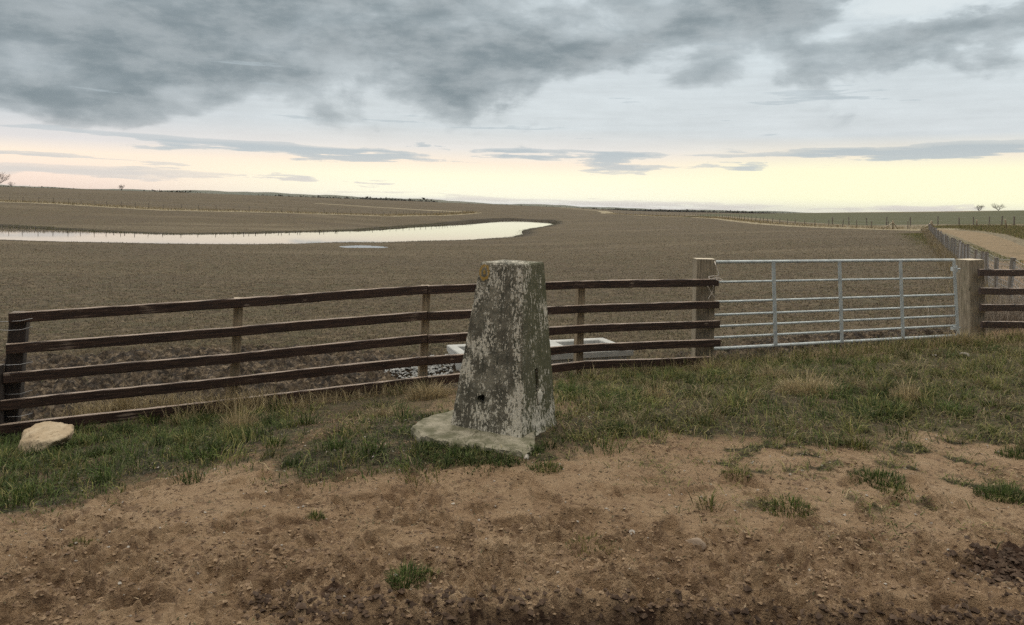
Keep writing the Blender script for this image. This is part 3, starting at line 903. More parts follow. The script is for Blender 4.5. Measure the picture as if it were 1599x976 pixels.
# ------------------------------------------------------------------ bare trees
def bare_tree(px, d, h, spread, seed, label, group='bare trees on the skyline', twiggy=1.0):
    rr = random.Random(seed)
    x = (px - 800) / F * d; y = d
    z = float(base_z(np.array([x]), np.array([y]))[0]) - .2
    root = empty('bare_tree', (x, y, z))
    trunk, crown = MB(), MB()
    th = h * .08
    base = Vector((x, y, z))
    top = base + Vector((rr.uniform(-.05, .05) * h, 0, th))
    rad = h * .020
    trunk.tube([base, base.lerp(top, .5), top], rad, 6, [1.3, 1, .85], cap=True)
    def grow(p, dirv, L, rad, lev):
        q = p + dirv * L
        mid = p.lerp(q, .5) + Vector((rr.uniform(-.06, .06), rr.uniform(-.06, .06), rr.uniform(-.02, .06))) * L
        crown.tube([p, mid, q], rad, 4 if lev > 1 else 5, [1, .8, .6], cap=False)
        if lev >= 5: return
        k = rr.choice([2, 3, 3]) if lev < 4 else rr.choice([2, 2, 3])
        for _ in range(k):
            nd = (dirv + Vector((rr.uniform(-1, 1) * spread, rr.uniform(-1, 1) * spread, rr.uniform(-.1, .7)))).normalized()
            grow(q if rr.random() < .7 else mid, nd, L * rr.uniform(.6, .82), max(rad * .62, h * .0022), lev + 1)
    for _ in range(8):
        grow(top if rr.random() < .6 else base.lerp(top, rr.uniform(.6, 1)), Vector((rr.uniform(-1, 1) * spread * .8, rr.uniform(-1, 1) * spread * .8, rr.uniform(.7, 1.3))).normalized(), h * rr.uniform(.20, .27), rad * .6, 1)
    trunk.build('trunk', M_bark, root, True)
    crown.build('crown', M_bark, root)
    tag(root, label, 'tree', group)
bare_tree(190, 430, 5.5, .75, 3, 'lone small bare tree standing on the brown ridge, far left')
bare_tree(-4, 400, 10.5, .8, 5, 'tall bare tree cut off by the left edge of the photo on the ridge')
bare_tree(18, 440, 5, .8, 9, 'low bare tree on the ridge beside the tall tree at the left edge')
bare_tree(1529, 340, 5.4, 1.25, 12, 'bare spreading tree on the green skyline, left of the two at right')
bare_tree(1560, 335, 6.0, 1.25, 14, 'bare spreading tree on the green skyline, right of the two at right')
bare_tree(640, 520, 4, .9, 17, 'tiny bare tree in the hedge line on the middle skyline')

# ------------------------------------------------------------------ post and rail fence
def wob(path, n, amp, seed):
    """resample polyline with slight unevenness"""
    out = []
    tot = 0
    for i in range(len(path) - 1):
        a, b = Vector(path[i]), Vector(path[i + 1])
        k = max(2, int((b - a).length / n))
        for j in range(k + (1 if i == len(path) - 2 else 0)):
            t = j / k
            p = a.lerp(b, t)
            rr = float(vn(np.array([(tot + t * (b - a).length) * .9]), np.array([seed * 3.7]), 77)[0])
            r2 = float(vn(np.array([(tot + t * (b - a).length) * .7]), np.array([seed * 5.1 + 20]), 78)[0])
            out.append(p + Vector((0, amp * r2, amp * rr)))
        tot += (b - a).length
    return out

rails_px = {   # pixel x at each post, then the five rail centre heights
    'a': (10, [495, 543, 588, 630, 668]),
    'b': (370, [472, 516, 556.5, 592.5, 626.5]),
    'c': (665, [451, 492, 527.5, 561, 592]),
    'd': (910, [443.5, 481, 512, 541.5, 568]),
    'e': (1118, [440, 474.5, 505, 533.5, 560.5]),
}
def fence_depth(px, py=560):
    a = ray(px, py)[0]
    # intersect with fence line in plan
    A, B = FENCE_A, FENCE_B
    t = (a * A.y - A.x) / ((B.x - A.x) - a * (B.y - A.y))
    return A.y + t * (B.y - A.y)

root = empty('post_and_rail_fence', (FENCE_A.x, FENCE_A.y, gz(FENCE_A.x, FENCE_A.y)))
tag(root, 'long dark brown five-rail wooden fence running behind the concrete pillar to the gate', 'fence')
xoff = {0: 17, 1: 13, 2: 9, 3: 5, 4: 0}
fr = Vector((fdir.y, -fdir.x, 0))          # towards the viewer
for k in range(5):
    pts = {}
    for key in 'abcde':
        px, ys = rails_px[key]
        if key == 'a': px = xoff[k]
        if key == 'e': px = 1117 + k * .6 if k < 4 else 1103
        pts[key] = at(px, ys[k], fence_depth(px, ys[k])) + fr * (.06 + .004 * k)
    mid = pts['c']
    gap = fdir * .004
    for seg, (keys) in enumerate((('a', 'b', 'c'), ('c', 'd', 'e'))):
        P = [pts[q].copy() for q in keys]
        if seg == 0: P[-1] = P[-1] - gap + Vector((0, 0, .004))
        else: P[0] = P[0] + gap - Vector((0, 0, .003))
        mb = MB()
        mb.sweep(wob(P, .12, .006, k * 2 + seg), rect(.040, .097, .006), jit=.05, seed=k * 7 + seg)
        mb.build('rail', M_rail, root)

def post(root, px, pytop, d, wd, mat, lean=0.0, dp=None, seed=0, rot=0.0, sink=.3, name='post', back=0.0, label=None, mb_only=False, nb=10):
    top = at(px, pytop, d) - fr * back
    base = Vector((top.x - lean * 1.2, top.y, gz(top.x, top.y) - sink))
    mb = MB()
    upv = Vector((math.sin(rot), math.cos(rot), 0))
    pts = [base.lerp(top, t) for t in np.linspace(0, 1, nb)]
    mb.sweep(pts, rect(wd, dp or wd, .008), upv=upv, jit=.025, seed=seed)
    o = mb.build(name, mat, root)
    if label: o['label'] = label
    return o

fa = math.atan2(fdir.y, fdir.x)
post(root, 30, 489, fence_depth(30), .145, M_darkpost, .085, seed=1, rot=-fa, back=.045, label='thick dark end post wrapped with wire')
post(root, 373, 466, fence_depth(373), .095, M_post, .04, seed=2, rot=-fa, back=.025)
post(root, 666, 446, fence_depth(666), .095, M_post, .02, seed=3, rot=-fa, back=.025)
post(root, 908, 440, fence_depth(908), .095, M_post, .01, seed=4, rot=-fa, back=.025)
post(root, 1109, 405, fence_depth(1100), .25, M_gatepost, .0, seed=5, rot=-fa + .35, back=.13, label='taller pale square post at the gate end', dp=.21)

# second, right-hand rail fence
RF0, RF1 = at(1514, 500, 11.6), at(1720, 500, 12.6)
root2 = empty('post_and_rail_fence', (RF0.x, RF0.y, gz(RF0.x, RF0.y)))
tag(root2, 'short dark brown four-rail wooden fence right of the metal gate', 'fence')
for k, yy in enumerate((425.5, 454.5, 480.5, 507)):
    mb = MB()
    x0 = 1528 + k * 1.5
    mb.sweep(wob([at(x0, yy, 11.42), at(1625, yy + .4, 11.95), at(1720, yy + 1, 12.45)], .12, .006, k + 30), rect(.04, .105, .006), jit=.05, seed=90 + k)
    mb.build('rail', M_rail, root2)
def round_post(root, px, pytop, d, r, mat, lean=0, seed=0, sink=.3, name='post', sides=14, label=None):
    top = at(px, pytop, d)
    base = Vector((top.x - lean, top.y, gz(top.x, top.y) - sink))
    mb = MB()
    pts = [base.lerp(top, t) for t in np.linspace(0, 1, 12)]
    sc = [1.06 - .06 * t for t in np.linspace(0, 1, 12)]
    pts.append(top + Vector((0, 0, .012))); sc.append(.86)
    mb.tube(pts, r, sides, sc, jit=.03, seed=seed)
    o = mb.build(name, mat, root, True)
    if label: o['label'] = label
    return o
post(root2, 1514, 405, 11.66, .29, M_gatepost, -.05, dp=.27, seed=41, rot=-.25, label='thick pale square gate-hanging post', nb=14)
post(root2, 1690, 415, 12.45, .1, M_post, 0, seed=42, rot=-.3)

# ------------------------------------------------------------------ galvanised gate
gdir = (GATE_R - GATE_L); gdir.z = 0; gdir.normalize()
gn = Vector((gdir.y, -gdir.x, 0))
def on_gate(px, py):
    a, b = ray(px, py)
    dv = Vector((a, 1, b)); o = Vector((0, 0, CAMZ))
    t = (GATE_L - o).dot(gn) / dv.dot(gn)
    return o + dv * t
gl = on_gate(1117, 560)
gate = empty('field_gate', (gl.x, gl.y, gz(gl.x, gl.y)))
tag(gate, 'galvanised seven-bar metal field gate closed between two pale wooden posts', 'gate')
ly = [409, 440.5, 471.5, 492, 510, 527.5, 545]
ry = [406, 434, 460, 478, 493, 508.3, 524]
for k in range(7):
    mb = MB()
    r_ = .0235 if k in (0, 6) else .0165
    a, b = on_gate(1106, ly[k] + .3), on_gate(1489.5 + k * .8, ry[k])
    mb.tube([a.lerp(b, t) for t in np.linspace(0, 1, 8)], r_, 10)
    mb.build('bar', M_galv, gate, True)
def gyy(frac, k): return ly[k] + (ry[k] - ly[k]) * frac
for (x0, x1) in ((1103, 1105), (1206.5, 1210), (1309.5, 1313.5), (1404.5, 1409), (1488, 1494.5)):
    f = (x0 - 1117) / 372.
    a, b = on_gate(x0, gyy(f, 0)), on_gate(x1, gyy(f, 6))
    mb = MB()
    off = gn * .017
    sec = rect(.058, .012, .002)
    mb.sweep([a.lerp(b, t) + off for t in np.linspace(0, 1, 5)], sec, upv=gn)
    mb.build('upright', M_galv, gate)
for yy in (420, 512):
    a = on_gate(1488, yy)
    mb = MB()
    mb.sweep([a - gdir * .02, a + gdir * .05], rect(.05, .06, .004), upv=(0, 0, 1))
    mb.tube([a + gdir * .05, a + gdir * .14], .012, 8)
    mb.tube([a + gdir * .075 - Vector((0, 0, .05)), a + gdir * .075 + Vector((0, 0, .05))], .014, 8)
    mb.build('hinge', M_galv, gate)

# rope and twine on the gate end
def hang(pts, r, name, label, cat, seed=0):
    P = [Vector(p) for p in pts]
    # Catmull-Rom
    out = []
    for i in range(len(P) - 1):
        p0, p1, p2, p3 = P[max(i - 1, 0)], P[i], P[i + 1], P[min(i + 2, len(P) - 1)]
        for t in np.linspace(0, 1, 8, endpoint=(i == len(P) - 2)):
            out.append(.5 * ((2 * p1) + (p2 - p0) * t + (2 * p0 - 5 * p1 + 4 * p2 - p3) * t * t + (3 * p1 - p0 - 3 * p2 + p3) * t ** 3))
    mb = MB(); mb.tube(out, r, 6, seed=seed)
    o = mb.build(name, M_rope, None, True, org=out[-1])
    return tag(o, label, cat)
G = lambda px, py, dd=0.0: at(px, py, 9.52 + dd)
hang([G(1116, 407, .2), G(1117, 412), G(1119, 419), G(1122, 426), G(1121, 431), G(1114, 431), G(1107, 432.5), G(1110, 436, -.02), G(1120, 434), G(1128, 437, .05), G(1122, 438.5), G(1114, 434)], .006,
     'rope', 'pale looped rope tying the gate top to the fence post', 'rope')
hang([G(1105, 447, -.04), G(1109, 454), G(1114, 462), G(1119, 468, .1)], .004, 'baler_twine', 'thin frayed twine hanging under the top rail at the gate post', 'twine')
hang([G(1114, 446, -.04), G(1113, 455), G(1108, 463), G(1106, 467)], .0035, 'baler_twine', 'short thin twine end crossing another below the top rail', 'twine')

# ------------------------------------------------------------------ wire fences
def wire_fence(name, label, pts, spacing, h, rpost, nwires, mat, wire_r, netting=False, jitter=.12, group=None, wire_mat=None, skip=0.0, seed=0, lean=.06, maxposts=95, tops=None):
    rr = random.Random(seed)
    P = [Vector((p[0], p[1], 0)) for p in pts]
    root = empty(name, (P[0].x, P[0].y, gz(P[0].x, P[0].y)))
    tag(root, label, 'fence', group)
    s = 0; out = []
    for i in range(len(P) - 1):
        L = (P[i + 1] - P[i]).length
        while s <= L:
            out.append(P[i].lerp(P[i + 1], s / L)); s += spacing * (1 + rr.uniform(-jitter, jitter))
        s -= L
    out = out[:maxposts]
    X = np.array([p.x for p in out]); Y = np.array([p.y for p in out])
    Z = land_z(X, Y)
    tp = []
    for i, p in enumerate(out):
        hh = h * rr.uniform(.92, 1.08)
        b = Vector((p.x, p.y, Z[i])); t = b + Vector((rr.uniform(-lean, lean), rr.uniform(-lean, lean), 1)) * hh
        tp.append((b, t))
        if rr.random() < skip: continue
        mb = MB()
        mb.tube([b - Vector((0, 0, .15)), b.lerp(t, .5), t], rpost * rr.uniform(.85, 1.15), 7, jit=.05, seed=i)
        mb.build('post', mat, root)
    if nwires:
        mb = MB()
        for k in range(nwires):
            f = .12 + .84 * k / max(1, nwires - 1)
            mb.tube([b.lerp(t, f) + Vector((0, -rpost, 0)) for b, t in tp], wire_r, 4, cap=False)
        if netting:
            for i in range(len(tp) - 1):
                L = (tp[i + 1][0] - tp[i][0]).length
                n = int(L / .16)
                for j in range(1, n):
                    b = tp[i][0].lerp(tp[i + 1][0], j / n); t = tp[i][1].lerp(tp[i + 1][1], j / n)
                    mb.tube([b.lerp(t, .05), b.lerp(t, .94)], wire_r * .8, 3, cap=False)
        mb.build('wire_netting' if netting else 'wire', wire_mat or M_wire, root)
    return root, tp

LINE_track = [(9.35 + (y - 13.4) * .542, y) for y in np.linspace(13.4, 96, 8)]
wire_fence('netting_fence', 'grey posts with wire netting running away along the left of the sandy track', LINE_track, 2.5, .98, .05, 8, M_greypost, .0052, True, seed=2)
wire_fence('wire_fence', 'thin post and wire fence crossing behind the brown field below the green crop', LINE_far, 4.2, 1.15, .075, 3, M_greypost, .006, seed=4)
wire_fence('wire_fence', 'dark post and wire fence beyond the sandy track at the foot of the green crop', gpoly([(1300, 350.5), (1400, 352), (1480, 351.5), (1540, 352), (1600, 354), (1720, 358)]), 4.0, 1.3, .09, 3, M_greypost, .006, seed=5)
wire_fence('wire_fence', 'old post fence in a pale grass strip across the far brown hillside', LINE_hill, 3.6, 1.15, .06, 2, M_greypost, .006, seed=6, skip=.08)
LINE_pond = np.array([wpix(*p) for p in [(-40, 352.6), (0, 354.2), (60, 357.2), (130, 361.2), (190, 364.2), (260, 367.2), (330, 366.7), (420, 364.7), (500, 362.7), (540, 361.5)]])
wire_fence('wire_fence', 'row of short dark posts standing in the water along the far edge of the pond', LINE_pond, 2.0, .42, .045, 0, M_greypost, .006, seed=7, skip=.5)
# strainer posts with braces at the field corner
for (px, py, lab) in ((1454, 359.5, 'pale braced strainer post at the field corner where the track begins'), (1394, 358, 'pale braced strainer post in the far fence left of the field corner')):
    x, y = gpix(px, py)
    z = gz(x, y)
    s = y / 95
    rt = empty('strainer_post', (x, y, z)); tag(rt, lab, 'fence post', 'braced strainer posts')
    mb = MB(); mb.tube([(x, y, z - .2), (x, y, z + .6), (x, y, z + 1.25)], .10, 8); mb.build('post', M_post, rt, True)
    mb = MB(); mb.tube([(x - .05, y, z + .95), (x - 1.5, y - .3, z + .0)], .06, 6); mb.build('brace', M_post, rt, True)
    mb = MB(); mb.tube([(x + .05, y, z + .95), (x + .9, y + .3, z + .0)], .06, 6); mb.build('brace', M_post, rt, True)
# leaning pale posts in the verge past the track
for (px, py, lx, lab) in ((1572, 357, -.25, 'pale leaning post in rough grass beyond the track, nearest the right edge'), (1525, 356, .0, 'pale stub post in rough grass beyond the bend of the track')):
    x, y = gpix(px, py); z = gz(x, y)
    mb = MB(); mb.tube([(x, y, z - .1), (x + lx * .5, y, z + .6), (x + lx, y, z + 1.15)], .09, 8)
    tag(mb.build('leaning_post', M_post, None, True, org=(x, y, z)), lab, 'post')

# wire fence at far left with dark post
lp = at(2, 572, 7.2)
lw = empty('wire_fence', (lp.x - .3, lp.y, gz(lp.x, lp.y)))
tag(lw, 'slack wire strands and dark post continuing left of the rail fence', 'fence')
mb = MB(); b0 = at(-2, 660, 6.9); t0 = at(-4, 570, 6.9); mb.tube([Vector((b0.x, b0.y, gz(b0.x, b0.y) - .2)), b0.lerp(t0, .5), t0], .05, 8); mb.build('post', M_darkpost, lw)
mb = MB()
D0 = fence_depth(30)
for yy, dy_ in ((513, 3), (568, 2), (612, 4), (648, 3), (500, 2)):
    p = [at(-90, yy - 4, D0 - .1), at(0, yy + 2, D0), at(14, yy + dy_, D0 - .07), at(32, yy + dy_ - 1, D0 - .155), at(51, yy - 3, D0 - .11)]
    mb.tube(p, .0028, 5)
mb.build('wire', M_wire, lw)

# ------------------------------------------------------------------ triangulation pillar
def mat_pillar():
    m, t, b = newmat('weathered_painted_concrete')
    p = t.node('ShaderNodeTexCoord').outputs['Object']
    x, y, z = t.sep(p)
    str_ = t.noise(t.map(p, (1, 1, .13)), 26, 6, .62)
    str2 = t.noise(t.map(p, (1, 1, .3)), 75, 4, .65)
    med = t.noise(p, 10, 8, .65)
    fin = t.noise(p, 60, 5, .65)
    big = t.noise(p, 2.6, 5, .6)
    conc = t.mix(t.sm(med, .38, .62), (.090, .083, .062), (.21, .195, .15))
    conc = t.mix(t.sm(t.m('ADD', t.m('MULTIPLY', str_, .6), t.m('MULTIPLY', fin, .4)), .46, .6), conc, (.045, .047, .034))
    # green algae, stronger low and on the right-hand face
    alg = t.sm(t.m('ADD', t.m('ADD', t.m('MULTIPLY', big, .7), t.m('MULTIPLY', str_, .3)), t.m('MULTIPLY', x, .8)), .47, .70)
    conc = t.mix(t.m('MULTIPLY', alg, .65), conc, t.mix(fin, (.055, .062, .022), (.12, .125, .055)))
    # remains of white paint: ragged, streaked, more towards foot and near corner
    low = t.sm(z, .42, .03)
    cor = t.sm(t.m('ABSOLUTE', t.m('SUBTRACT', x, .075)), .10, .0)
    pw = t.m('ADD', t.m('MULTIPLY', str_, .17), t.m('ADD', t.m('MULTIPLY', med, .16), t.m('ADD', t.m('MULTIPLY', str2, .35), t.m('MULTIPLY', fin, .32))))
    pw = t.m('ADD', pw, t.m('ADD', t.m('MULTIPLY', low, .030), t.m('MULTIPLY', cor, .022)))
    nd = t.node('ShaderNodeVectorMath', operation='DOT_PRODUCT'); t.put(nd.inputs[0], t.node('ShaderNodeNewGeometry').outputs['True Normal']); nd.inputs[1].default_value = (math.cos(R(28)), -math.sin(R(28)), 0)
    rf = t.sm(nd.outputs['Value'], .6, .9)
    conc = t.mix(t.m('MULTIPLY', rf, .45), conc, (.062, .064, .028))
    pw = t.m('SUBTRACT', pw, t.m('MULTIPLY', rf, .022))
    pw = t.m('ADD', pw, t.m('MULTIPLY', t.sm(t.noise(p, 3.2, 3, .5), .45, .65), .05))
    pm = t.sm(pw, .523, .553)
    paint = t.mix(t.sm(fin, .35, .7), (.66, .63, .54), (.44, .41, .33))
    c = t.mix(pm, conc, paint)
    # orange lichen rosette high on the left face
    nearp = t.sm(y, .05, -.02)
    d = t.node('ShaderNodeVectorMath', operation='DISTANCE')
    t.put(d.inputs[0], t.map(p, (1, 1, .72))); d.inputs[1].default_value = LICH
    dd = t.m('ADD', d.outputs['Value'], t.m('MULTIPLY', t.m('SUBTRACT', fin, .5), .03))
    ring = t.m('MULTIPLY', t.sm(dd, .046, .038), t.sm(dd, .022, .032))
    core = t.m('MULTIPLY', t.sm(dd, .014, .007), .8)
    c = t.mix(t.m('MAXIMUM', t.m('MULTIPLY', ring, .8), core), c, (.42, .26, .05))
    t.put(b.inputs['Base Color'], c)
    b.inputs['Roughness'].default_value = .92
    h = t.m('ADD', t.m('MULTIPLY', med, .5), t.m('ADD', t.m('MULTIPLY', fin, .35), t.m('MULTIPLY', pm, .25)))
    t.put(b.inputs['Normal'], t.bump(h, .8, .012))
    return m

AL = R(28)
e1 = Vector((-math.cos(AL), math.sin(AL), 0)); e2 = Vector((math.sin(AL), math.cos(AL), 0))
PC = Vector((0.0, 5.38, 0.0)); PB, PT = .02, 1.185
SB, ST = .57, .345
SHB, SHT = -.022, .014
def pil(u, v, z):
    """u along the left face (near->left), v along the right face (near->right), both -1..1, z height"""
    t = (z - PB) / (PT - PB)
    s = SB + (ST - SB) * t
    sh = SHB + (SHT - SHB) * t
    return PC + Vector((sh, 0, 0)) + e1 * (u * s / 2) + e2 * (v * s / 2) + Vector((0, 0, z))
# lichen centre in local (object) space, z scaled as in the shader map
_l = pil(.72, -1, 1.115)
LICH = (_l.x - PC.x, _l.y - PC.y, (_l.z) * .72)
M_pillar = mat_pillar()

def build_pillar():
    root = empty('trig_pillar', PC)
    tag(root, 'tapered weathered concrete triangulation pillar with flaking white paint and a round hole', 'trig pillar')
    nz = 74
    ch = .035
    per = []
    k = 18
    ring = [(-1 + ch, -1), (1 - ch, -1), (1, -1 + ch), (1, 1 - ch), (1 - ch, 1), (-1 + ch, 1), (-1, 1 - ch), (-1, -1 + ch)]
    for i in range(8):
        a, b = ring[i], ring[(i + 1) % 8]
        kk = k if i % 2 == 0 else 2
        for j in range(kk):
            t = j / kk
            per.append((a[0] + (b[0] - a[0]) * t, a[1] + (b[1] - a[1]) * t))
    V = []
    n = len(per)
    zs = list(np.linspace(PB - .06, PT - .012, nz)) + [PT]
    for iz, z in enumerate(zs):
        for q, (u, v) in enumerate(per):
            p = pil(u * (.965 if iz == len(zs) - 1 else 1), v * (.965 if iz == len(zs) - 1 else 1), z)
            corner = max(0, (abs(u) + abs(v) - 1.75)) * 3
            nz_ = float(vn(np.array([q * .31 + u]), np.array([z * 21.]), 101)[0])
            n2_ = float(vn(np.array([q * .11]), np.array([z * 9.]), 103)[0])
            chip = max(0, float(vn(np.array([u * 3 + v * 7]), np.array([z * 15]), 105)[0]) - .25) * corner
            dirn = Vector((p.x - PC.x, p.y - PC.y, 0)).normalized()
            low = max(0, .05 - (z - PB)) * .10 * (1 + nz_)
            p = p + dirn * (.0012 * nz_ + .001 * n2_ - .014 * chip + low)
            V.append((p - PC)[:])
    fs = []
    for i in range(len(zs) - 1):
        for q in range(n):
            fs.append([i * n + q, i * n + (q + 1) % n, (i + 1) * n + (q + 1) % n, (i + 1) * n + q])
    fs.append(list(range(n))[::-1]); e = (len(zs) - 1) * n
    V.append((pil(0, 0, PT + .012) - PC)[:]); tip = len(V) - 1
    for q in range(n): fs.append([e + q, e + (q + 1) % n, tip])
    me = bpy.data.meshes.new('body'); me.from_pydata(V, [], fs)
    bm = bmesh.new(); bm.from_mesh(me); bmesh.ops.recalc_face_normals(bm, faces=bm.faces); bm.to_mesh(me); bm.free()
    me.materials.append(M_pillar)
    body = bpy.data.objects.new('body', me); COL.objects.link(body); body.parent = root
    bpy.context.view_layer.update()
    # sight hole and bracket recess are real cuts
    def cutter(verts, faces):
        m2 = bpy.data.meshes.new('cut'); m2.from_pydata(verts, [], faces)
        bm = bmesh.new(); bm.from_mesh(m2); bmesh.ops.recalc_face_normals(bm, faces=bm.faces); bm.to_mesh(m2); bm.free()
        o = bpy.data.objects.new('cut', m2); COL.objects.link(o); return o
    nl = -e2; nr_ = -e1                                  # outward normals of left and right faces
    h = pil(.20, -1, .235)
    cv = []; N = 14
    for s_ in (.05, -.16):
        for i in range(N):
            a = 2 * math.pi * i / N
            rr = .029 * (1 + .18 * math.sin(a * 3 + 1))
            zz = math.sin(a) * rr * (1.25 if math.sin(a) > 0 else .95)
            cv.append((h + nl * s_ + e1 * (math.cos(a) * rr) + Vector((0, 0, zz)))[:])
    c1 = cutter(cv, [list(range(N)), list(range(N, 2 * N))] + [[i, (i + 1) % N, N + (i + 1) % N, N + i] for i in range(N)])
    s = pil(-1, -.06, .36)
    bx = []
    for d_ in (.05, -.05):
        for (a, z_) in ((-.024, -.085), (.024, -.085), (.024, .085), (-.024, .085)):
            bx.append((s + nr_ * d_ + e2 * a + Vector((0, 0, z_)))[:])
    c2 = cutter(bx, [[0, 1, 2, 3], [4, 5, 6, 7], [0, 1, 5, 4], [1, 2, 6, 5], [2, 3, 7, 6], [3, 0, 4, 7]])
    for c in (c1, c2):
        md = body.modifiers.new('b', 'BOOLEAN'); md.operation = 'DIFFERENCE'; md.object = c; md.solver = 'EXACT'
    dg = bpy.context.evaluated_depsgraph_get()
    new = bpy.data.meshes.new_from_object(body.evaluated_get(dg))
    body.modifiers.clear(); body.data = new
    for c in (c1, c2): bpy.data.objects.remove(c)
    # flush bracket set back in its recess
    mb = MB()
    q = s - nr_ * .030
    mb.sweep([q + Vector((0, 0, -.07)), q + Vector((0, 0, .045)), q + Vector((0, 0, .074))], rect(.026, .012, .002), upv=nr_, scale=[1, 1, .7])
    mb.build('flush_bracket', M_iron, root)
    # lump of old mortar under the bracket
    mb = MB()
    c = pil(-1, .05, .235)
    bmx = bmesh.new(); bmesh.ops.create_icosphere(bmx, subdivisions=3, radius=1)
    vs = [];
    for v in bmx.verts:
        k2 = 1 + .3 * float(vn(np.array([v.co.x * 2 + v.co.z]), np.array([v.co.y * 2 - v.co.z]), 3)[0])
        vs.append(c + e2 * (v.co.x * .040 * k2) + nr_ * (v.co.y * .012 * k2) + Vector((0, 0, v.co.z * .05 * k2)))
    mb.add(vs, [[v.index for v in f.verts] for f in bmx.faces]); bmx.free()
    mb.build('mortar_patch', M_mortar, root, True)
    # concrete foundation slab, partly broken and overgrown
    P = [gpix2(*p, .0) for p in ((642, 670), (664, 657), (722, 640), (800, 632), (836, 648), (834, 672), (834, 704), (822, 716), (790, 709), (740, 702), (690, 694), (656, 686))]
    top = []; n = len(P)
    def dens(P, k):
        out = []
        for i in range(len(P)):
            a, b = P[i], P[(i + 1) % len(P)]
            for j in range(k): out.append((a[0] + (b[0] - a[0]) * j / k, a[1] + (b[1] - a[1]) * j / k))
        return out
    Q = dens(P, 6); c0 = np.mean(np.array(Q), 0)
    rings = [(1.0, -.16), (1.01, .0), (.985, .022), (.95, .027), (.6, .028), (.3, .028)]
    V = []
    for kk, zz in rings:
        for i, (x, y) in enumerate(Q):
            jx = .006 * random.gauss(0, 1); jy = .006 * random.gauss(0, 1)
            V.append((c0[0] + (x - c0[0]) * kk + jx * (kk > .9), c0[1] + (y - c0[1]) * kk + jy * (kk > .9), zz + .003 * random.gauss(0, 1) * (kk < 1)))
    V.append((c0[0], c0[1], .028))
    N = len(Q)
    fs = [[r * N + i, r * N + (i + 1) % N, (r + 1) * N + (i + 1) % N, (r + 1) * N + i] for r in range(len(rings) - 1) for i in range(N)]
    fs += [[(len(rings) - 1) * N + i, (len(rings) - 1) * N + (i + 1) % N, len(V) - 1] for i in range(N)]
    mb = MB(); mb.add(V, fs); mb.build('foundation_slab', M_slab, root, False)
M_mortar = mat_plain('white_mortar', (.45, .43, .36), (.6, .58, .5), 20, .9, .008)
def gpix2(px, py, z):
    a, b = ray(px, py)
    d = (z - CAMZ) / b
    return (a * d, d)
build_pillar()

# ------------------------------------------------------------------ boulder and stones
def stone(name, x, y, sx, sy, sz, rot, seed, mat, label, cat='stone', group=None, sub=4, flat=.35, z=None, tilt=0, cuts=7):
    rr = random.Random(seed)
    bm = bmesh.new(); bmesh.ops.create_icosphere(bm, subdivisions=sub, radius=1)
    planes = [(Vector((rr.gauss(0, 1), rr.gauss(0, 1), rr.gauss(0, .8))).normalized(), rr.uniform(.5, .85)) for _ in range(cuts)]
    for v in bm.verts:
        for nrm, d in planes:
            e = v.co.dot(nrm) - d
            if e > 0: v.co -= nrm * e * .9
        c = v.co
        k = .05 * float(vn(np.array([c.x * 2.3 + c.z * 1.7]), np.array([c.y * 2.3 - c.z * 1.1]), seed)[0]) + .025 * float(vn(np.array([c.x * 7 + c.z * 3]), np.array([c.y * 7 - c.z * 4]), seed + 1)[0])
        v.co = c * (1 + k)
    me = bpy.data.meshes.new(name)
    Mx = Matrix.Rotation(rot, 4, 'Z') @ Matrix.Rotation(tilt, 4, 'Y') @ Matrix.Diagonal((sx, sy, sz, 1))
    bmesh.ops.transform(bm, matrix=Mx, verts=bm.verts)
    bm.to_mesh(me); bm.free()
    me.polygons.foreach_set('use_smooth', [True] * len(me.polygons))
    me.materials.append(mat)
    o = bpy.data.objects.new(name, me)
    o.location = (x, y, (gz(x, y) if z is None else z) + sz * flat)
    COL.objects.link(o)
    return tag(o, label, cat, group)
M_rock2 = M_rock
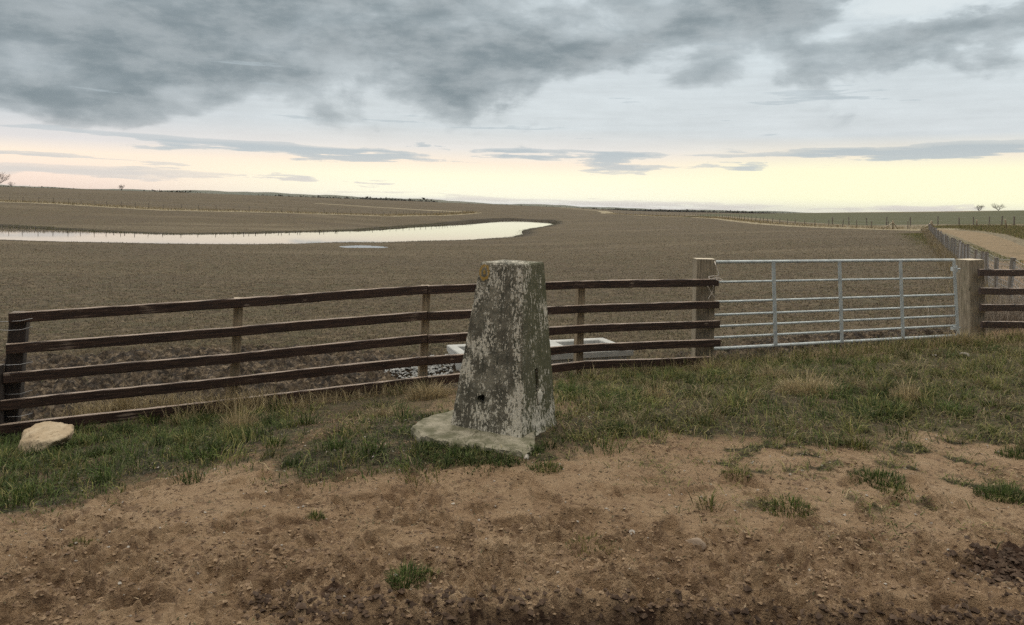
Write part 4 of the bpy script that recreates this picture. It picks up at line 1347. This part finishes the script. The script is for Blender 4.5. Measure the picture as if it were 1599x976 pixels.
def boulder():
    # outline as seen from the track: high on the right, sloping to a wide lower-left foot
    d = 5.95
    P = [at(*q) for q in ((26, 712, 5.86), (40, 719, 5.80), (60, 708, 5.80), (31, 690, 5.86), (58, 688, 5.81), (84, 690, 5.84), (40, 669, 6.02), (58, 662, 6.08), (76, 659, 6.12),
                          (97, 662, 6.14), (113, 663, 6.10), (115, 671, 6.02), (106, 681, 5.92), (40, 700, 6.2), (108, 690, 6.2), (75, 668, 6.26))]
    c = sum(P, Vector()) / len(P)
    bm = bmesh.new()
    for p in P: bm.verts.new(p)
    r_ = bmesh.ops.convex_hull(bm, input=bm.verts[:])
    bmesh.ops.delete(bm, geom=[e for e in r_['geom_interior'] if isinstance(e, bmesh.types.BMVert)], context='VERTS')
    bmesh.ops.bevel(bm, geom=bm.edges[:], offset=.012, segments=2, affect='EDGES', profile=.5)
    bmesh.ops.triangulate(bm, faces=bm.faces[:])
    for _ in range(3):
        bmesh.ops.subdivide_edges(bm, edges=[e for e in bm.edges if e.calc_length() > .022], cuts=1)
        bmesh.ops.triangulate(bm, faces=bm.faces[:])
    for v in bm.verts:
        q = v.co
        k = .012 * (1 - 2 * abs(float(vn(np.array([q.x * 12 + q.z * 6]), np.array([q.y * 12 - q.z * 9]), 4)[0]))) + .006 * float(vn(np.array([q.x * 40 + q.z * 15]), np.array([q.y * 40 - q.z * 29]), 5)[0])
        v.co = q + (q - c).normalized() * k
    g = gz(c.x, d)
    low = min(v.co.z for v in bm.verts)
    org = Vector((c.x, d, g))
    for v in bm.verts: v.co = v.co - org + Vector((0, 0, min(0, g - low - .03)))
    bmesh.ops.recalc_face_normals(bm, faces=bm.faces)
    me = bpy.data.meshes.new('boulder'); bm.to_mesh(me); bm.free()
    me.materials.append(M_rock)
    o = bpy.data.objects.new('boulder', me); o.location = org; COL.objects.link(o)
    tag(o, 'pale sandstone boulder lying in the grass below the left end of the rail fence', 'boulder')
boulder()
for i, (px, py, s_, lab) in enumerate([
    (1507, 556, .075, 'pale rounded stone in the grass in front of the thick gate post'),
    (1460, 557, .045, 'small pale stone in the grass left of the rounded stone by the gate'),
    (1085, 851, .055, 'flat pinkish stone pressed into the sand, right of centre'),
    (1340, 941, .045, 'grey-blue stone near the bottom edge of the photo'),
    (988, 838, .022, 'small white pebble in the sand left of the flat pinkish stone'),
    (700, 664, .035, 'orange-brown stone lying on the left end of the foundation slab'),
    (822, 716, .03, 'small pale broken stone at the tip of the foundation slab')]):
    x, y = gpix(px, py)
    stone('stone', x, y, s_, s_ * .7, s_ * .55, i * 1.3, 60 + i, (M_sandst if i in (2, 3) else M_stone) if i != 5 else mat_plain('orange_stone', (.30, .17, .10), (.4, .25, .16), 12, .9, .01), lab, sub=3, flat=.3 if i not in (2, 3) else -.2)

# ------------------------------------------------------------------ water trough
def build_trough():
    NR = at(985, 545, 10.2)
    zr = NR.z
    ax = -fdir; ay = Vector((-fdir.y, fdir.x, 0))
    if ay.y < 0: ay = -ay
    L, Wd = 2.35, .86
    O = Vector((NR.x, NR.y, 0))
    gb = min(gz(*(O + ax * a + ay * b)[:2]) for a in (0, L) for b in (0, Wd)) - .06
    def P(a, b, z): return O + ax * a + ay * b + Vector((0, 0, z))
    root = empty('water_trough', P(L / 2, Wd / 2, gb + .06))
    tag(root, 'pale concrete cattle water trough standing behind the rail fence and pillar', 'trough')
    t = .085
    def ring(a0, a1, b0, b1, z): return [P(a0, b0, z), P(a1, b0, z), P(a1, b1, z), P(a0, b1, z)]
    prof = [(0.03, gb), (0.0, zr - .10), (-.025, zr - .085), (-.03, zr - .012), (-.022, zr), (t, zr), (t + .012, zr - .012), (t + .05, gb + .06)]
    V = []
    for i, z in prof: V += ring(i, L - i, i, Wd - i, z)
    n = len(prof)
    fs = [[r * 4 + i, r * 4 + (i + 1) % 4, (r + 1) * 4 + (i + 1) % 4, (r + 1) * 4 + i] for r in range(n - 1) for i in range(4)]
    fs.append([(n - 1) * 4 + i for i in range(4)])
    mb = MB(); mb.add(V, fs); mb.build('basin', M_trough, root)
    mb = MB(); zw = zr - .09; i = t + .02
    mb.add(ring(i, L - i, i, Wd - i, zw), [[0, 1, 2, 3]]); mb.build('water', M_water, root)
    # valve box lid part way along
    a0, a1 = .86, 1.30
    mb = MB()
    V = []
    for (g, z) in ((0, zr - .07), (0, zr + .018), (.012, zr + .026)):
        V += ring(a0 + g, a1 - g, .02 + g, Wd - .02 - g, z)
    mb.add(V, [[r * 4 + i, r * 4 + (i + 1) % 4, (r + 1) * 4 + (i + 1) % 4, (r + 1) * 4 + i] for r in range(2) for i in range(4)] + [[8, 9, 10, 11], [0, 1, 2, 3]])
    mb.build('valve_cover', M_trough, root)
    return P, L, Wd, gb
TP, TL, TW, TGB = build_trough()

# ------------------------------------------------------------------ scattered cover
def blades(name, bx, by, bz, h, wd, bend, tint, heading=None, flat=1.0, label=None, cat=None, as_thing=False, org=None):
    """each blade: quad + tip"""
    n = len(bx)
    th = RNG.uniform(0, 2 * math.pi, n) if heading is None else heading
    ph = th + RNG.normal(0, .5, n) + math.pi / 2
    dirx, diry = np.cos(th), np.sin(th)
    sx, sy = np.cos(ph) * wd / 2, np.sin(ph) * wd / 2
    lm = h * np.sin(bend * .5) * .5; zm = h * np.cos(bend * .5) * .52
    lt = lm + h * np.sin(bend) * .52; zt = zm + h * np.cos(bend) * .48
    z0 = bz - .012 * np.minimum(flat, 1) - .001
    o = (0, 0, 0) if org is None else org
    V = np.empty((n, 5, 3))
    V[:, 0] = np.stack([bx - sx, by - sy, z0], 1); V[:, 1] = np.stack([bx + sx, by + sy, z0], 1)
    V[:, 2] = np.stack([bx - sx * .8 + dirx * lm, by - sy * .8 + diry * lm, bz + zm * flat], 1)
    V[:, 3] = np.stack([bx + sx * .8 + dirx * lm, by + sy * .8 + diry * lm, bz + zm * flat], 1)
    V[:, 4] = np.stack([bx + dirx * lt, by + diry * lt, bz + np.maximum(zt * flat, .003)], 1)
    V -= np.array(o)
    k = np.arange(n)[:, None] * 5
    loops = (k + np.array([[0, 1, 3, 2, 2, 3, 4]])).ravel()
    starts = (np.arange(n)[:, None] * 7 + np.array([[0, 4]])).ravel()
    tot = np.tile([4, 3], n)
    me = mesh_np(name, V.reshape(-1, 3), loops, starts, tot, M_blades)
    at_ = me.attributes.new('tint', 'FLOAT_COLOR', 'POINT')
    c = np.ones((n, 5, 4), np.float32); c[:, :, :3] = tint[:, None, :]
    at_.data.foreach_set('color', c.ravel())
    ob = bpy.data.objects.new(name, me)
    ob.location = o
    COL.objects.link(ob)
    return ob

GREENS = np.array([(.045, .072, .017), (.070, .105, .026), (.105, .14, .042), (.034, .052, .016), (.13, .15, .06)])
OLIVES = np.array([(.150, .160, .046), (.215, .205, .070), (.090, .118, .030), (.27, .235, .10), (.05, .066, .020)])
STRAWS = np.array([(.40, .32, .18), (.50, .41, .25), (.32, .25, .14), (.26, .21, .12)])
def pick(pal, n, var=.25):
    c = pal[RNG.integers(0, len(pal), n)]
    return c * (1 + RNG.normal(0, var, (n, 1))).clip(.4, 1.8)

def scatter(n, x0, x1, y0, y1):
    return RNG.uniform(x0, x1, n), RNG.uniform(y0, y1, n)

def clear(x, y):
    """true where nothing solid stands"""
    d = np.stack([x - PC.x, y - PC.y])
    u = d[0] * e1.x + d[1] * e1.y; v = d[0] * e2.x + d[1] * e2.y
    return ~((np.abs(u) < .3) & (np.abs(v) < .3))
SLAB = np.array([gpix2(*p, .0) for p in ((645, 668), (672, 655), (722, 642), (800, 640), (850, 672), (832, 700), (812, 712), (765, 694), (735, 681), (700, 668), (675, 672))])

# green and dead grass of the bank
N = 620000
x, y = scatter(N, -6.5, 11, 3.2, 13.0)
mk = masks(x, y)
fs = field_side(x, y)
clump = fbm(x / .35, y / .35, 3, .6, 201)
clump2 = fbm(x / 1.2, y / 1.2, 3, .6, 205)
dens_g = (.95 * mk['left'] * sst(clump2 + .55, -.1, .5) + .95 * mk['plinth'] + .42 * mk['right'] * sst(clump2, -.25, .45) + .55 * mk['g1'] + .7 * mk['g2']
          + .75 * mk['sparse'] * sst(clump + .4 * clump2, .15, .5) + .14 * mk['mid'])
dens_g *= sst(fs, .25, -.05) * (.35 + .65 * sst(clump, -.3, .3))
k = (RNG.uniform(0, 1, N) < dens_g * .62) & clear(x, y) & ~(inpoly(x, y, SLAB) & ((RNG.uniform(0, 1, N) < .97) | (segdist(x, y, SLAB, True) > .07)) & (RNG.uniform(0, 1, N) < .99))
xg, yg, cg, c2 = x[k], y[k], clump[k], clump2[k]
sp = (mk['sparse'][k] > .2) & (mk['right'][k] < .3)
lush = np.clip(mk['left'][k] + mk['plinth'][k] + mk['g1'][k] + mk['g2'][k], 0, 1)
n = len(xg)
h = (.035 + .095 * RNG.uniform(0, 1, n) ** 1.5) * (1 + .8 * cg).clip(.4, 1.9) * (.7 + .6 * lush)
tint = np.where((RNG.uniform(0, 1, n) < .25 + .50 * lush)[:, None], pick(GREENS, n), pick(OLIVES, n))
h = np.where(sp, h * .5, h * .72)
h *= np.where(segdist(xg, yg, SLAB, True) < .45, .55, 1)
flg = np.where(sp, .5, .85)
ob = blades('grass', xg, yg, land_z(xg, yg), h, RNG.uniform(.004, .0075, n), RNG.uniform(.5, 1.9, n), tint, flat=flg)
tag(ob, 'short green grass covering the bank around the pillar and below the fence', 'grass', kind='stuff')

dens_d = (.10 * mk['left'] + .06 * mk['plinth'] + .62 * mk['right'] * sst(clump2, .5, -.35) + .18 * mk['right'] + .42 * mk['mid'] * sst(clump, -.2, .4) + 1.9 * mk['sparse'] * sst(clump + .5 * clump2, -.1, .4)
          + .003 * (y > 3.6))
dens_d *= sst(fs, .35, 0)
k = (RNG.uniform(0, 1, N) < dens_d * .26) & clear(x, y) & ~inpoly(x, y, SLAB)
xd, yd = x[k], y[k]
n = len(xd)
tint = np.where((RNG.uniform(0, 1, n) < .80)[:, None], pick(OLIVES, n), pick(STRAWS, n) * .8)
ob = blades('dead_grass', xd, yd, land_z(xd, yd), RNG.uniform(.06, .20, n) * np.where(mk['right'][k] < .3, .75, 1), RNG.uniform(.0035, .0065, n), RNG.uniform(1.2, 1.75, n), tint, flat=np.where(mk['right'][k] < .3, .55, .75))
tag(ob, 'flattened olive and straw coloured dead grass matted over the bank', 'dead grass', kind='stuff')

def tussocks(ncand, dfun, nb, rad, h0, h1, w_, pals, bend):
    cx, cy = scatter(ncand, -6.5, 11, 3.6, 13.0)
    k = (RNG.uniform(0, 1, ncand) < dfun(masks(cx, cy), cx, cy)) & (field_side(cx, cy) < .1) & clear(cx, cy) & ~inpoly(cx, cy, SLAB)
    cx, cy = cx[k], cy[k]; m = len(cx)
    ps = RNG.integers(0, len(pals), m); rr = rad * RNG.uniform(.5, 1.4, m); hh = RNG.uniform(.6, 1.35, m); br = RNG.uniform(.7, 1.3, m)
    dr = RNG.uniform(0, 6.28, m)
    i = np.repeat(np.arange(m), nb)
    a = RNG.uniform(0, 6.28, len(i)); q = rr[i] * np.sqrt(RNG.uniform(0, 1, len(i)))
    x = cx[i] + q * np.cos(a); y = cy[i] + q * np.sin(a)
    col = np.empty((len(i), 3))
    for p in range(len(pals)):
        s_ = ps[i] == p
        col[s_] = pick(pals[p], int(s_.sum()), .18)
    hd = np.where(RNG.uniform(0, 1, len(i)) < .5, a, dr[i] + RNG.normal(0, .5, len(i)))
    return x, y, RNG.uniform(h0, h1, len(i)) * hh[i], RNG.uniform(.7, 1.3, len(i)) * w_, RNG.uniform(bend[0], bend[1], len(i)), col * br[i][:, None], hd
TA = tussocks(5200, lambda m, x, y: .30 * m['right'] + .10 * m['mid'] + .03 * m['sparse'], 46, .11, .06, .18, .006, [OLIVES, OLIVES * 1.15, STRAWS * .62, GREENS, OLIVES * .6], (.7, 1.7))
TB = tussocks(5200, lambda m, x, y: .55 * m['left'] + .6 * m['plinth'] + .75 * m['g1'] + .9 * m['g2'] + .10 * m['right'], 46, .10, .05, .13, .006, [GREENS, GREENS * .75, GREENS * 1.2, OLIVES * .9, OLIVES], (.4, 1.6))
x, y, h, wd_, bd, tint, hd = [np.concatenate([a, b]) for a, b in zip(TA, TB)]
k = clear(x, y) & ~inpoly(x, y, SLAB)
h = h * np.where(segdist(x, y, SLAB, True) < .45, .5, 1)
x, y, h, wd_, bd, tint, hd = x[k], y[k], h[k], wd_[k], bd[k], tint[k], hd[k]
ob = blades('matted_grass', x, y, land_z(x, y), h, wd_, bd, tint, heading=hd)
tag(ob, 'tangled clumps of longer green and olive grass all over the bank', 'long grass', kind='stuff')

# stubble and straw lying on the brown field
N = 460000
azs = RNG.uniform(R(-42), R(42), N); rs = np.exp(RNG.uniform(math.log(8.0), math.log(330), N))
x, y = rs * np.sin(azs), rs * np.cos(azs)
fs = field_side(x, y)
cl = fbm(x / .9, y / .9, 3, .6, 301)
mk = masks(x, y)
dpond = np.where((y > 60) & inpoly(x, y, POND), 0, 1)
tx = np.array([TP(a, b, 0)[:2] for a, b in ((-.1, -.1), (TL + .1, -.1), (TL + .1, TW + .1), (-.1, TW + .1))])
k = (fs > .1) & (RNG.uniform(0, 1, N) < 1 - .55 * sst(rs, 45, 130)) & (np.minimum(segdist(x, y, LINE_hill), segdist(x, y, LINE_mid2)) > 3.2) & (segdist(x, y, LINE_far) > 2.2) & ~inpoly(x, y, TRACK) & ~inpoly(x, y, P_green_far) & (RNG.uniform(0, 1, N) < (.35 + .65 * sst(cl, -.4, .3)) * (1 - .93 * mk['mudn'])) & (dpond > 0) & ~inpoly(x, y, tx) & (segdist(x, y, POND, True) > 1.5) & ~inpoly(x, y, PUD)
x, y, r_, cl = x[k], y[k], rs[k], cl[k]
n = len(x)
olive = (RNG.uniform(0, 1, n) < .30 + .25 * cl)
dark = RNG.uniform(0, 1, n) < .35
t1 = pick(np.array([(.155, .118, .070), (.24, .19, .118), (.105, .079, .046)]), n, .2); t2 = pick(np.array([(.10, .10, .048), (.14, .13, .07)]), n, .2); t3 = pick(np.array([(.040, .031, .019), (.065, .05, .032)]), n, .2)
tint = np.where(olive[:, None], t2, np.where(dark[:, None], t3, t1))
ob = blades('stubble', x, y, land_z(x, y), RNG.uniform(.05, .13, n) * (1 + r_ / 150), .006 + r_ * .0004, RNG.uniform(.9, 1.7, n), tint, flat=.5)
tag(ob, 'brown crop stubble and trampled straw covering the wide field behind the fence', 'stubble', kind='stuff')

# rough verge grass: along the track fence, gate posts, far fences
def along(pts, n, wdt, x=None):
    P = np.array(pts); seg = np.hypot(*np.diff(P, axis=0).T); cum = np.concatenate([[0], np.cumsum(seg)])
    s = RNG.uniform(0, 1, n) * cum[-1]
    return np.interp(s, cum, P[:, 0]) + RNG.normal(0, wdt, n), np.interp(s, cum, P[:, 1]) + RNG.normal(0, wdt, n)
xs = []; ys = []; hs = []; ws = []; ts = []
def addv(x, y, h0, h1, w_, pal, var=.22):
    n = len(x)
    xs.append(x); ys.append(y); hs.append(RNG.uniform(h0, h1, n)); ws.append(w_ * (1 + np.hypot(x, y) / 60)); ts.append(pick(pal, n, var))
a, b = along(LINE_track, 26000, .35); addv(a, b, .12, .42, .006, np.vstack([STRAWS * .8, STRAWS * .5, np.array([(.33, .29, .25), (.24, .21, .18)])]))
a, b = along([(8.3, 12.4), (9.6, 13.6), (13, 14.2)], 6000, .4); addv(a, b, .2, .7, .006, np.array([(.33, .28, .23), (.24, .2, .16), (.15, .12, .09)]))
a, b = along(gpoly([(120, 657), (260, 649), (420, 640)]), 1500, .10); addv(a, b, .12, .34, .005, STRAWS)
a, b = along(gpoly([(430, 640), (560, 620), (700, 612)]), 900, .12); addv(a, b, .06, .2, .005, STRAWS * .8)
a, b = along(gpoly([(900, 585), (1000, 580), (1110, 572), (1300, 556), (1500, 538), (1640, 528)]), 4200, .16); addv(a, b, .06, .24, .005, np.vstack([STRAWS * .75, OLIVES]))
a, b = along(LINE_far, 9000, 1.0); addv(a, b, .2, .6, .012, STRAWS * .72)
a, b = along(LINE_hill, 9000, 1.2); addv(a, b, .2, .6, .016, STRAWS * .72)
a, b = along(gpoly([(1470, 354), (1540, 355), (1600, 362), (1660, 378)]), 20000, 1.8); kk = ~inpoly(a, b, TRACK) & ~inpoly(a, b + 2.5, TRACK); a, b = a[kk], b[kk]; addv(a, b, .12, .4, .012, np.vstack([OLIVES, STRAWS * .6]))
a, b = along([(12, 15), (19, 25), (30, 50), (47, 86)], 16000, 1.0); kk = ~inpoly(a, b, TRACK); addv(a[kk], b[kk], .05, .14, .008, OLIVES)
a, b = along(POND[15:34], 4200, .9); addv(a, b, .04, .16, .012, OLIVES * .5)
a, b = along(POND[2:14], 5000, .7); addv(a, b, .05, .22, .014, OLIVES * .8)
x, y = np.concatenate(xs), np.concatenate(ys)
n = len(x)
ob = blades('rough_grass', x, y, land_z(x, y), np.concatenate(hs), np.concatenate(ws), RNG.uniform(.15, 1.3, n), np.concatenate(ts))
tag(ob, 'rough dry grass along the field fences, the track verge and the pond edge', 'rough grass', kind='stuff')

# countable tufts
def tuft(px, py, rad, h0, h1, n, pal, label, group, bend=(.15, 1.6), wd=.005, zmin=-9):
    if group == GT: n, wd = int(n * 1.5), wd * .8
    cx, cy = gpix(px, py)
    a = RNG.uniform(0, 2 * math.pi, n); q = rad * np.sqrt(RNG.uniform(0, 1, n))
    x = cx + q * np.cos(a); y = cy + q * np.sin(a) * .8
    z = np.maximum(land_z(x, y), zmin)
    h = (h0 * .7 + (h1 * 1.15 - h0 * .7) * RNG.uniform(0, 1, n) ** 1.4) * (1.1 - .7 * q / rad)
    bd = RNG.uniform(*bend, n)
    ob = blades('grass_tuft', x, y, z, h, RNG.uniform(wd * .7, wd * 1.3, n), bd, pick(pal, n, .2), heading=a + RNG.normal(0, .6, n), org=(cx, cy, gz(cx, cy)))
    tag(ob, label, 'grass tuft', group)
GT, DT = 'green grass tufts in the bare sand', 'dry straw tufts by the fence'
tuft(635, 912, .085, .05, .12, 300, GREENS * 1.1, 'spiky green grass tuft alone in the sand at the bottom of the photo', GT, wd=.0045)
tuft(672, 905, .05, .03, .07, 80, OLIVES, 'thin olive tuft right beside the spiky green foreground tuft', GT)
tuft(1370, 750, .17, .04, .09, 480, GREENS, 'wide dark green tuft in the sand, below the right part of the gate', GT)
tuft(1395, 768, .11, .03, .07, 200, np.vstack([GREENS, OLIVES]), 'ragged tuft just below the wide dark green tuft', GT)
tuft(1565, 775, .15, .05, .11, 520, GREENS, 'dense dark green tuft in the sand at the right edge of the photo', GT)
tuft(1590, 710, .14, .05, .10, 300, GREENS, 'dark green tuft higher up the bank at the right edge', GT)
tuft(1230, 795, .15, .03, .08, 360, np.vstack([GREENS, OLIVES]), 'flat olive green tuft in the sand right of centre', GT)
tuft(1150, 745, .10, .03, .07, 170, OLIVES, 'small olive tuft above and left of the flat olive green tuft', GT)
tuft(920, 858, .12, .02, .045, 170, OLIVES, 'very short sparse tuft trodden into the sand below the pillar', GT)
tuft(853, 733, .10, .04, .08, 200, np.vstack([GREENS, OLIVES]), 'tuft just below the tip of the foundation slab', GT)
tuft(493, 812, .05, .03, .06, 90, np.vstack([GREENS, OLIVES]), 'small grey-green tuft in the sand left of centre', GT)
tuft(130, 852, .08, .02, .05, 110, OLIVES * .8, 'dark trodden tuft in the sand at lower left', GT)
tuft(668, 622, .20, .12, .30, 620, STRAWS, 'golden straw tuft under the rails just left of the pillar', DT, (.2, 1.4))
tuft(600, 650, .18, .06, .18, 260, STRAWS * .85, 'low straw tuft left of the golden tuft beside the pillar', DT, (.4, 1.5))
tuft(190, 652, .13, .15, .42, 230, STRAWS, 'tall thin straw stems in front of the fence, nearest the boulder', DT, (.02, .6), .006)
tuft(372, 668, .16, .15, .34, 190, STRAWS, 'straw tuft leaning at the foot of the second fence post from the left', DT, (.1, .9), .006)
tuft(285, 660, .16, .10, .24, 130, STRAWS, 'sparse straw stems midway between the first two fence posts', DT, (.05, .9), .006)
tuft(1262, 612, .30, .12, .30, 900, STRAWS * 1.05, 'arching straw-green tuft on the bank below the middle of the gate', DT, (.5, 1.5))
tuft(1205, 590, .22, .1, .24, 420, STRAWS * .9, 'low straw tuft left of the arching tuft below the gate', DT, (.4, 1.5))
tuft(1415, 622, .14, .10, .24, 260, STRAWS * 1.1, 'upright straw tuft on the bank right of the dark green patch', DT, (.1, .8))
tuft(1024, 622, .14, .10, .24, 300, STRAWS * 1.05, 'straw tuft on the bank below the rail fence, right of the pillar', DT, (.1, .9))
tuft(1500, 538, .30, .10, .32, 900, STRAWS, 'straw tuft round the foot of the thick gate-hanging post', DT, (.1, 1.2), .006)
tuft(1110, 578, .22, .10, .28, 400, STRAWS * .95, 'straw tuft at the foot of the post where fence and gate meet', DT, (.2, 1.3))
tuft(1000, 586, .25, .08, .22, 340, STRAWS * .62, 'low straw fringe under the bottom rail right of the trough', DT, (.3, 1.4))
MOSS = np.array([gpix2(*p, .02) for p in ((650, 690), (668, 676), (692, 674), (716, 680), (748, 691), (780, 703), (806, 713), (818, 722), (770, 728), (700, 722), (645, 708))])
mx, my = scatter(9000, MOSS[:, 0].min() - .1, MOSS[:, 0].max() + .1, MOSS[:, 1].min() - .1, MOSS[:, 1].max() + .1)
k = inpoly(mx + .07 * fbm(mx / .09, my / .09, 3, .6, 701), my + .07 * fbm(mx / .09, my / .09, 3, .6, 702), MOSS) & (RNG.uniform(0, 1, 9000) < .35 + .65 * sst(fbm(mx / .07, my / .07, 2, .5, 703), -.3, .3))
mx, my = mx[k], my[k]; n = len(mx)
org_ = (float(mx.mean()), float(my.mean()), .0)
ob = blades('mossy_grass', mx, my, np.maximum(land_z(mx, my), np.where(inpoly(mx, my, SLAB), .03, -.03)), RNG.uniform(.02, .065, n), RNG.uniform(.004, .007, n), RNG.uniform(.4, 1.7, n),
            np.where((RNG.uniform(0, 1, n) < .75)[:, None], pick(GREENS * .8, n), pick(OLIVES * .8, n)), org=org_)
tag(ob, 'dark mossy grass overgrowing the front edge of the foundation slab below the pillar', 'grass', kind='stuff')
tuft(835, 706, .06, .04, .08, 160, GREENS, 'small dark tuft between the pillar foot and the slab tip', GT)

# pebbles and chippings
def pebbles(name, x, y, size, mat, label, cat):
    n = len(x)
    base = np.array([(1, 0, 0), (-1, 0, 0), (0, 1, 0), (0, -1, 0), (0, 0, 1), (0, 0, -1)], float)
    tri = np.array([(0, 2, 4), (2, 1, 4), (1, 3, 4), (3, 0, 4), (2, 0, 5), (1, 2, 5), (3, 1, 5), (0, 3, 5)])
    V = base[None] * RNG.uniform(.6, 1.2, (n, 6, 1)) + RNG.normal(0, .15, (n, 6, 3))
    V *= size[:, None, None] * np.array([1, .8, .55])
    a = RNG.uniform(0, 6.28, n); ca, sa = np.cos(a)[:, None], np.sin(a)[:, None]
    X = V[..., 0] * ca - V[..., 1] * sa; Y = V[..., 0] * sa + V[..., 1] * ca
    V = np.stack([X + x[:, None], Y + y[:, None], V[..., 2] + (land_z(x, y) + size * .2)[:, None]], -1)
    loops = (np.arange(n)[:, None, None] * 6 + tri[None]).ravel()
    m = n * 8
    me = mesh_np(name, V.reshape(-1, 3), loops, np.arange(m) * 3, np.full(m, 3), mat)
    o = bpy.data.objects.new(name, me); COL.objects.link(o)
    return tag(o, label, cat, kind='stuff')
gp = gpoly([(600, 592), (640, 575), (690, 562), (730, 556), (735, 585), (690, 596), (640, 604)])
x, y = scatter(30000, gp[:, 0].min() - .3, gp[:, 0].max() + .3, gp[:, 1].min() - .3, gp[:, 1].max() + .3)
k = inpoly(x + .1 * vn(x * 4, y * 4, 1), y + .1 * vn(x * 4, y * 4, 2), gp) & ~inpoly(x, y, tx + 0)
x, y = x[k][:3500], y[k][:3500]
pebbles('gravel', x, y, RNG.uniform(.014, .036, len(x)), M_gravel, 'pale grey stone chippings spread at the left end of the water trough', 'gravel')
x, y = scatter(5200, -3.2, 4.2, 2.7, 6.2)
k = (RNG.uniform(0, 1, len(x)) < .25 + .75 * sst(fbm(x / .5, y / .5, 2, .5, 400), -.1, .5))
x, y = x[k], y[k]
pebbles('grit', x, y, .003 + .010 * RNG.uniform(0, 1, len(x)) ** 4, M_stone, 'small grit and pebbles strewn over the bare sand', 'grit')
M_clod = mat_plain('damp_soil_clods', (.12, .075, .046), (.27, .185, .118), 14, .95, .01)
M_crumb = mat_plain('dry_sandy_crumbs', (.22, .148, .088), (.37, .262, .165), 16, .95, .006)
def crumbs(n, big, mat, nm, lab, zone):
    x, y = scatter(n, -3.6, 5.0, 2.55, 6.2)
    q = sst(fbm(x / .9, y / .9, 3, .5, 21) + .55 * sst(y, 4.4, 3.0) - .05, -.2, .6) * sst(fbm(x / .25, y / .14, 3, .6, 611), -.25, .3)
    mk = masks(x, y)
    k = (RNG.uniform(0, 1, n) < q) & (mk['left'] + mk['plinth'] + mk['right'] < .3)
    x, y = x[k], y[k]
    pebbles(nm, x, y, .003 + big * RNG.uniform(0, 1, len(x)) ** 2.6, mat, lab, 'soil')
crumbs(90000, .0125, M_crumb, 'sandy_crumbs', 'dry sandy crumbs broken out of the trodden foreground', 0)
cx, cy = gpix(1572, 884)
x = cx + RNG.normal(0, .13, 900); y = cy + RNG.normal(0, .09, 900)
x = np.concatenate([x, RNG.uniform(-1.0, 3.2, 2600)]); y = np.concatenate([y, 2.93 + RNG.normal(0, .06, 2600)])
pebbles('dark_clods', x, y, .004 + .022 * RNG.uniform(0, 1, len(x)) ** 2, mat_plain('wet_soil', (.050, .030, .019), (.11, .07, .044), 14, .9, .01), 'dark damp clods broken along the near edge of the bank', 'soil')
x, y = scatter(60000, -3.4, 4.6, 2.6, 5.4)
k = RNG.uniform(0, 1, len(x)) < sst(fbm(x / .5, y / .32, 3, .5, 21) + .55 * sst(y, 4.4, 3.0), .1, 1.0)
x, y = x[k], y[k]
pebbles('soil_crumbs', x, y, .003 + .013 * RNG.uniform(0, 1, len(x)) ** 2.2, M_clod, 'dark crumbs of damp soil kicked up over the foreground sand', 'soil')

x, y = scatter(60000, -4.5, 6.5, 2.6, 7.0)
mk = masks(x, y)
k = (field_side(x, y) < -.3) & (RNG.uniform(0, 1, len(x)) < (.25 + .75 * sst(fbm(x / .4, y / .3, 3, .5, 501), -.2, .4)) * (1 - .8 * mk['left'])) & clear(x, y)
k &= ~inpoly(x, y, SLAB)
x, y = x[k], y[k]; n = len(x)
ob = blades('plant_litter', x, y, land_z(x, y) + .002, RNG.uniform(.010, .045, n), RNG.uniform(.003, .008, n), RNG.uniform(1.48, 1.6, n), pick(np.array([(.085, .055, .033), (.13, .09, .055), (.055, .038, .024), (.30, .23, .15), (.10, .10, .05)]), n), flat=.10)
tag(ob, 'scraps of dead stalk and trodden litter scattered over the sand', 'litter', kind='stuff')

# thin evening air between here and the far hills
hz = bpy.data.materials.new('evening_air'); hz.use_nodes = True
ht = NT(hz.node_tree); ht.n.clear()
pv = ht.node('ShaderNodeVolumePrincipled')
pv.inputs['Color'].default_value = (.80, .88, .96, 1)
pv.inputs['Density'].default_value = .000022
pv.inputs['Anisotropy'].default_value = .2
ou = ht.node('ShaderNodeOutputMaterial'); ht.l.new(pv.outputs[0], ou.inputs['Volume'])
mb = MB()
X0, X1, Y0, Y1, Z0, Z1 = -15000, 15000, -15000, 15000, -32, 75
mb.add([(X0, Y0, Z0), (X1, Y0, Z0), (X1, Y1, Z0), (X0, Y1, Z0), (X0, Y0, Z1), (X1, Y0, Z1), (X1, Y1, Z1), (X0, Y1, Z1)], [[0, 3, 2, 1], [4, 5, 6, 7], [0, 1, 5, 4], [1, 2, 6, 5], [2, 3, 7, 6], [3, 0, 4, 7]])
o = mb.build('haze', hz)
o['kind'] = 'stuff'; o['label'] = 'thin evening haze over the far fields and hills'; o['category'] = 'haze'
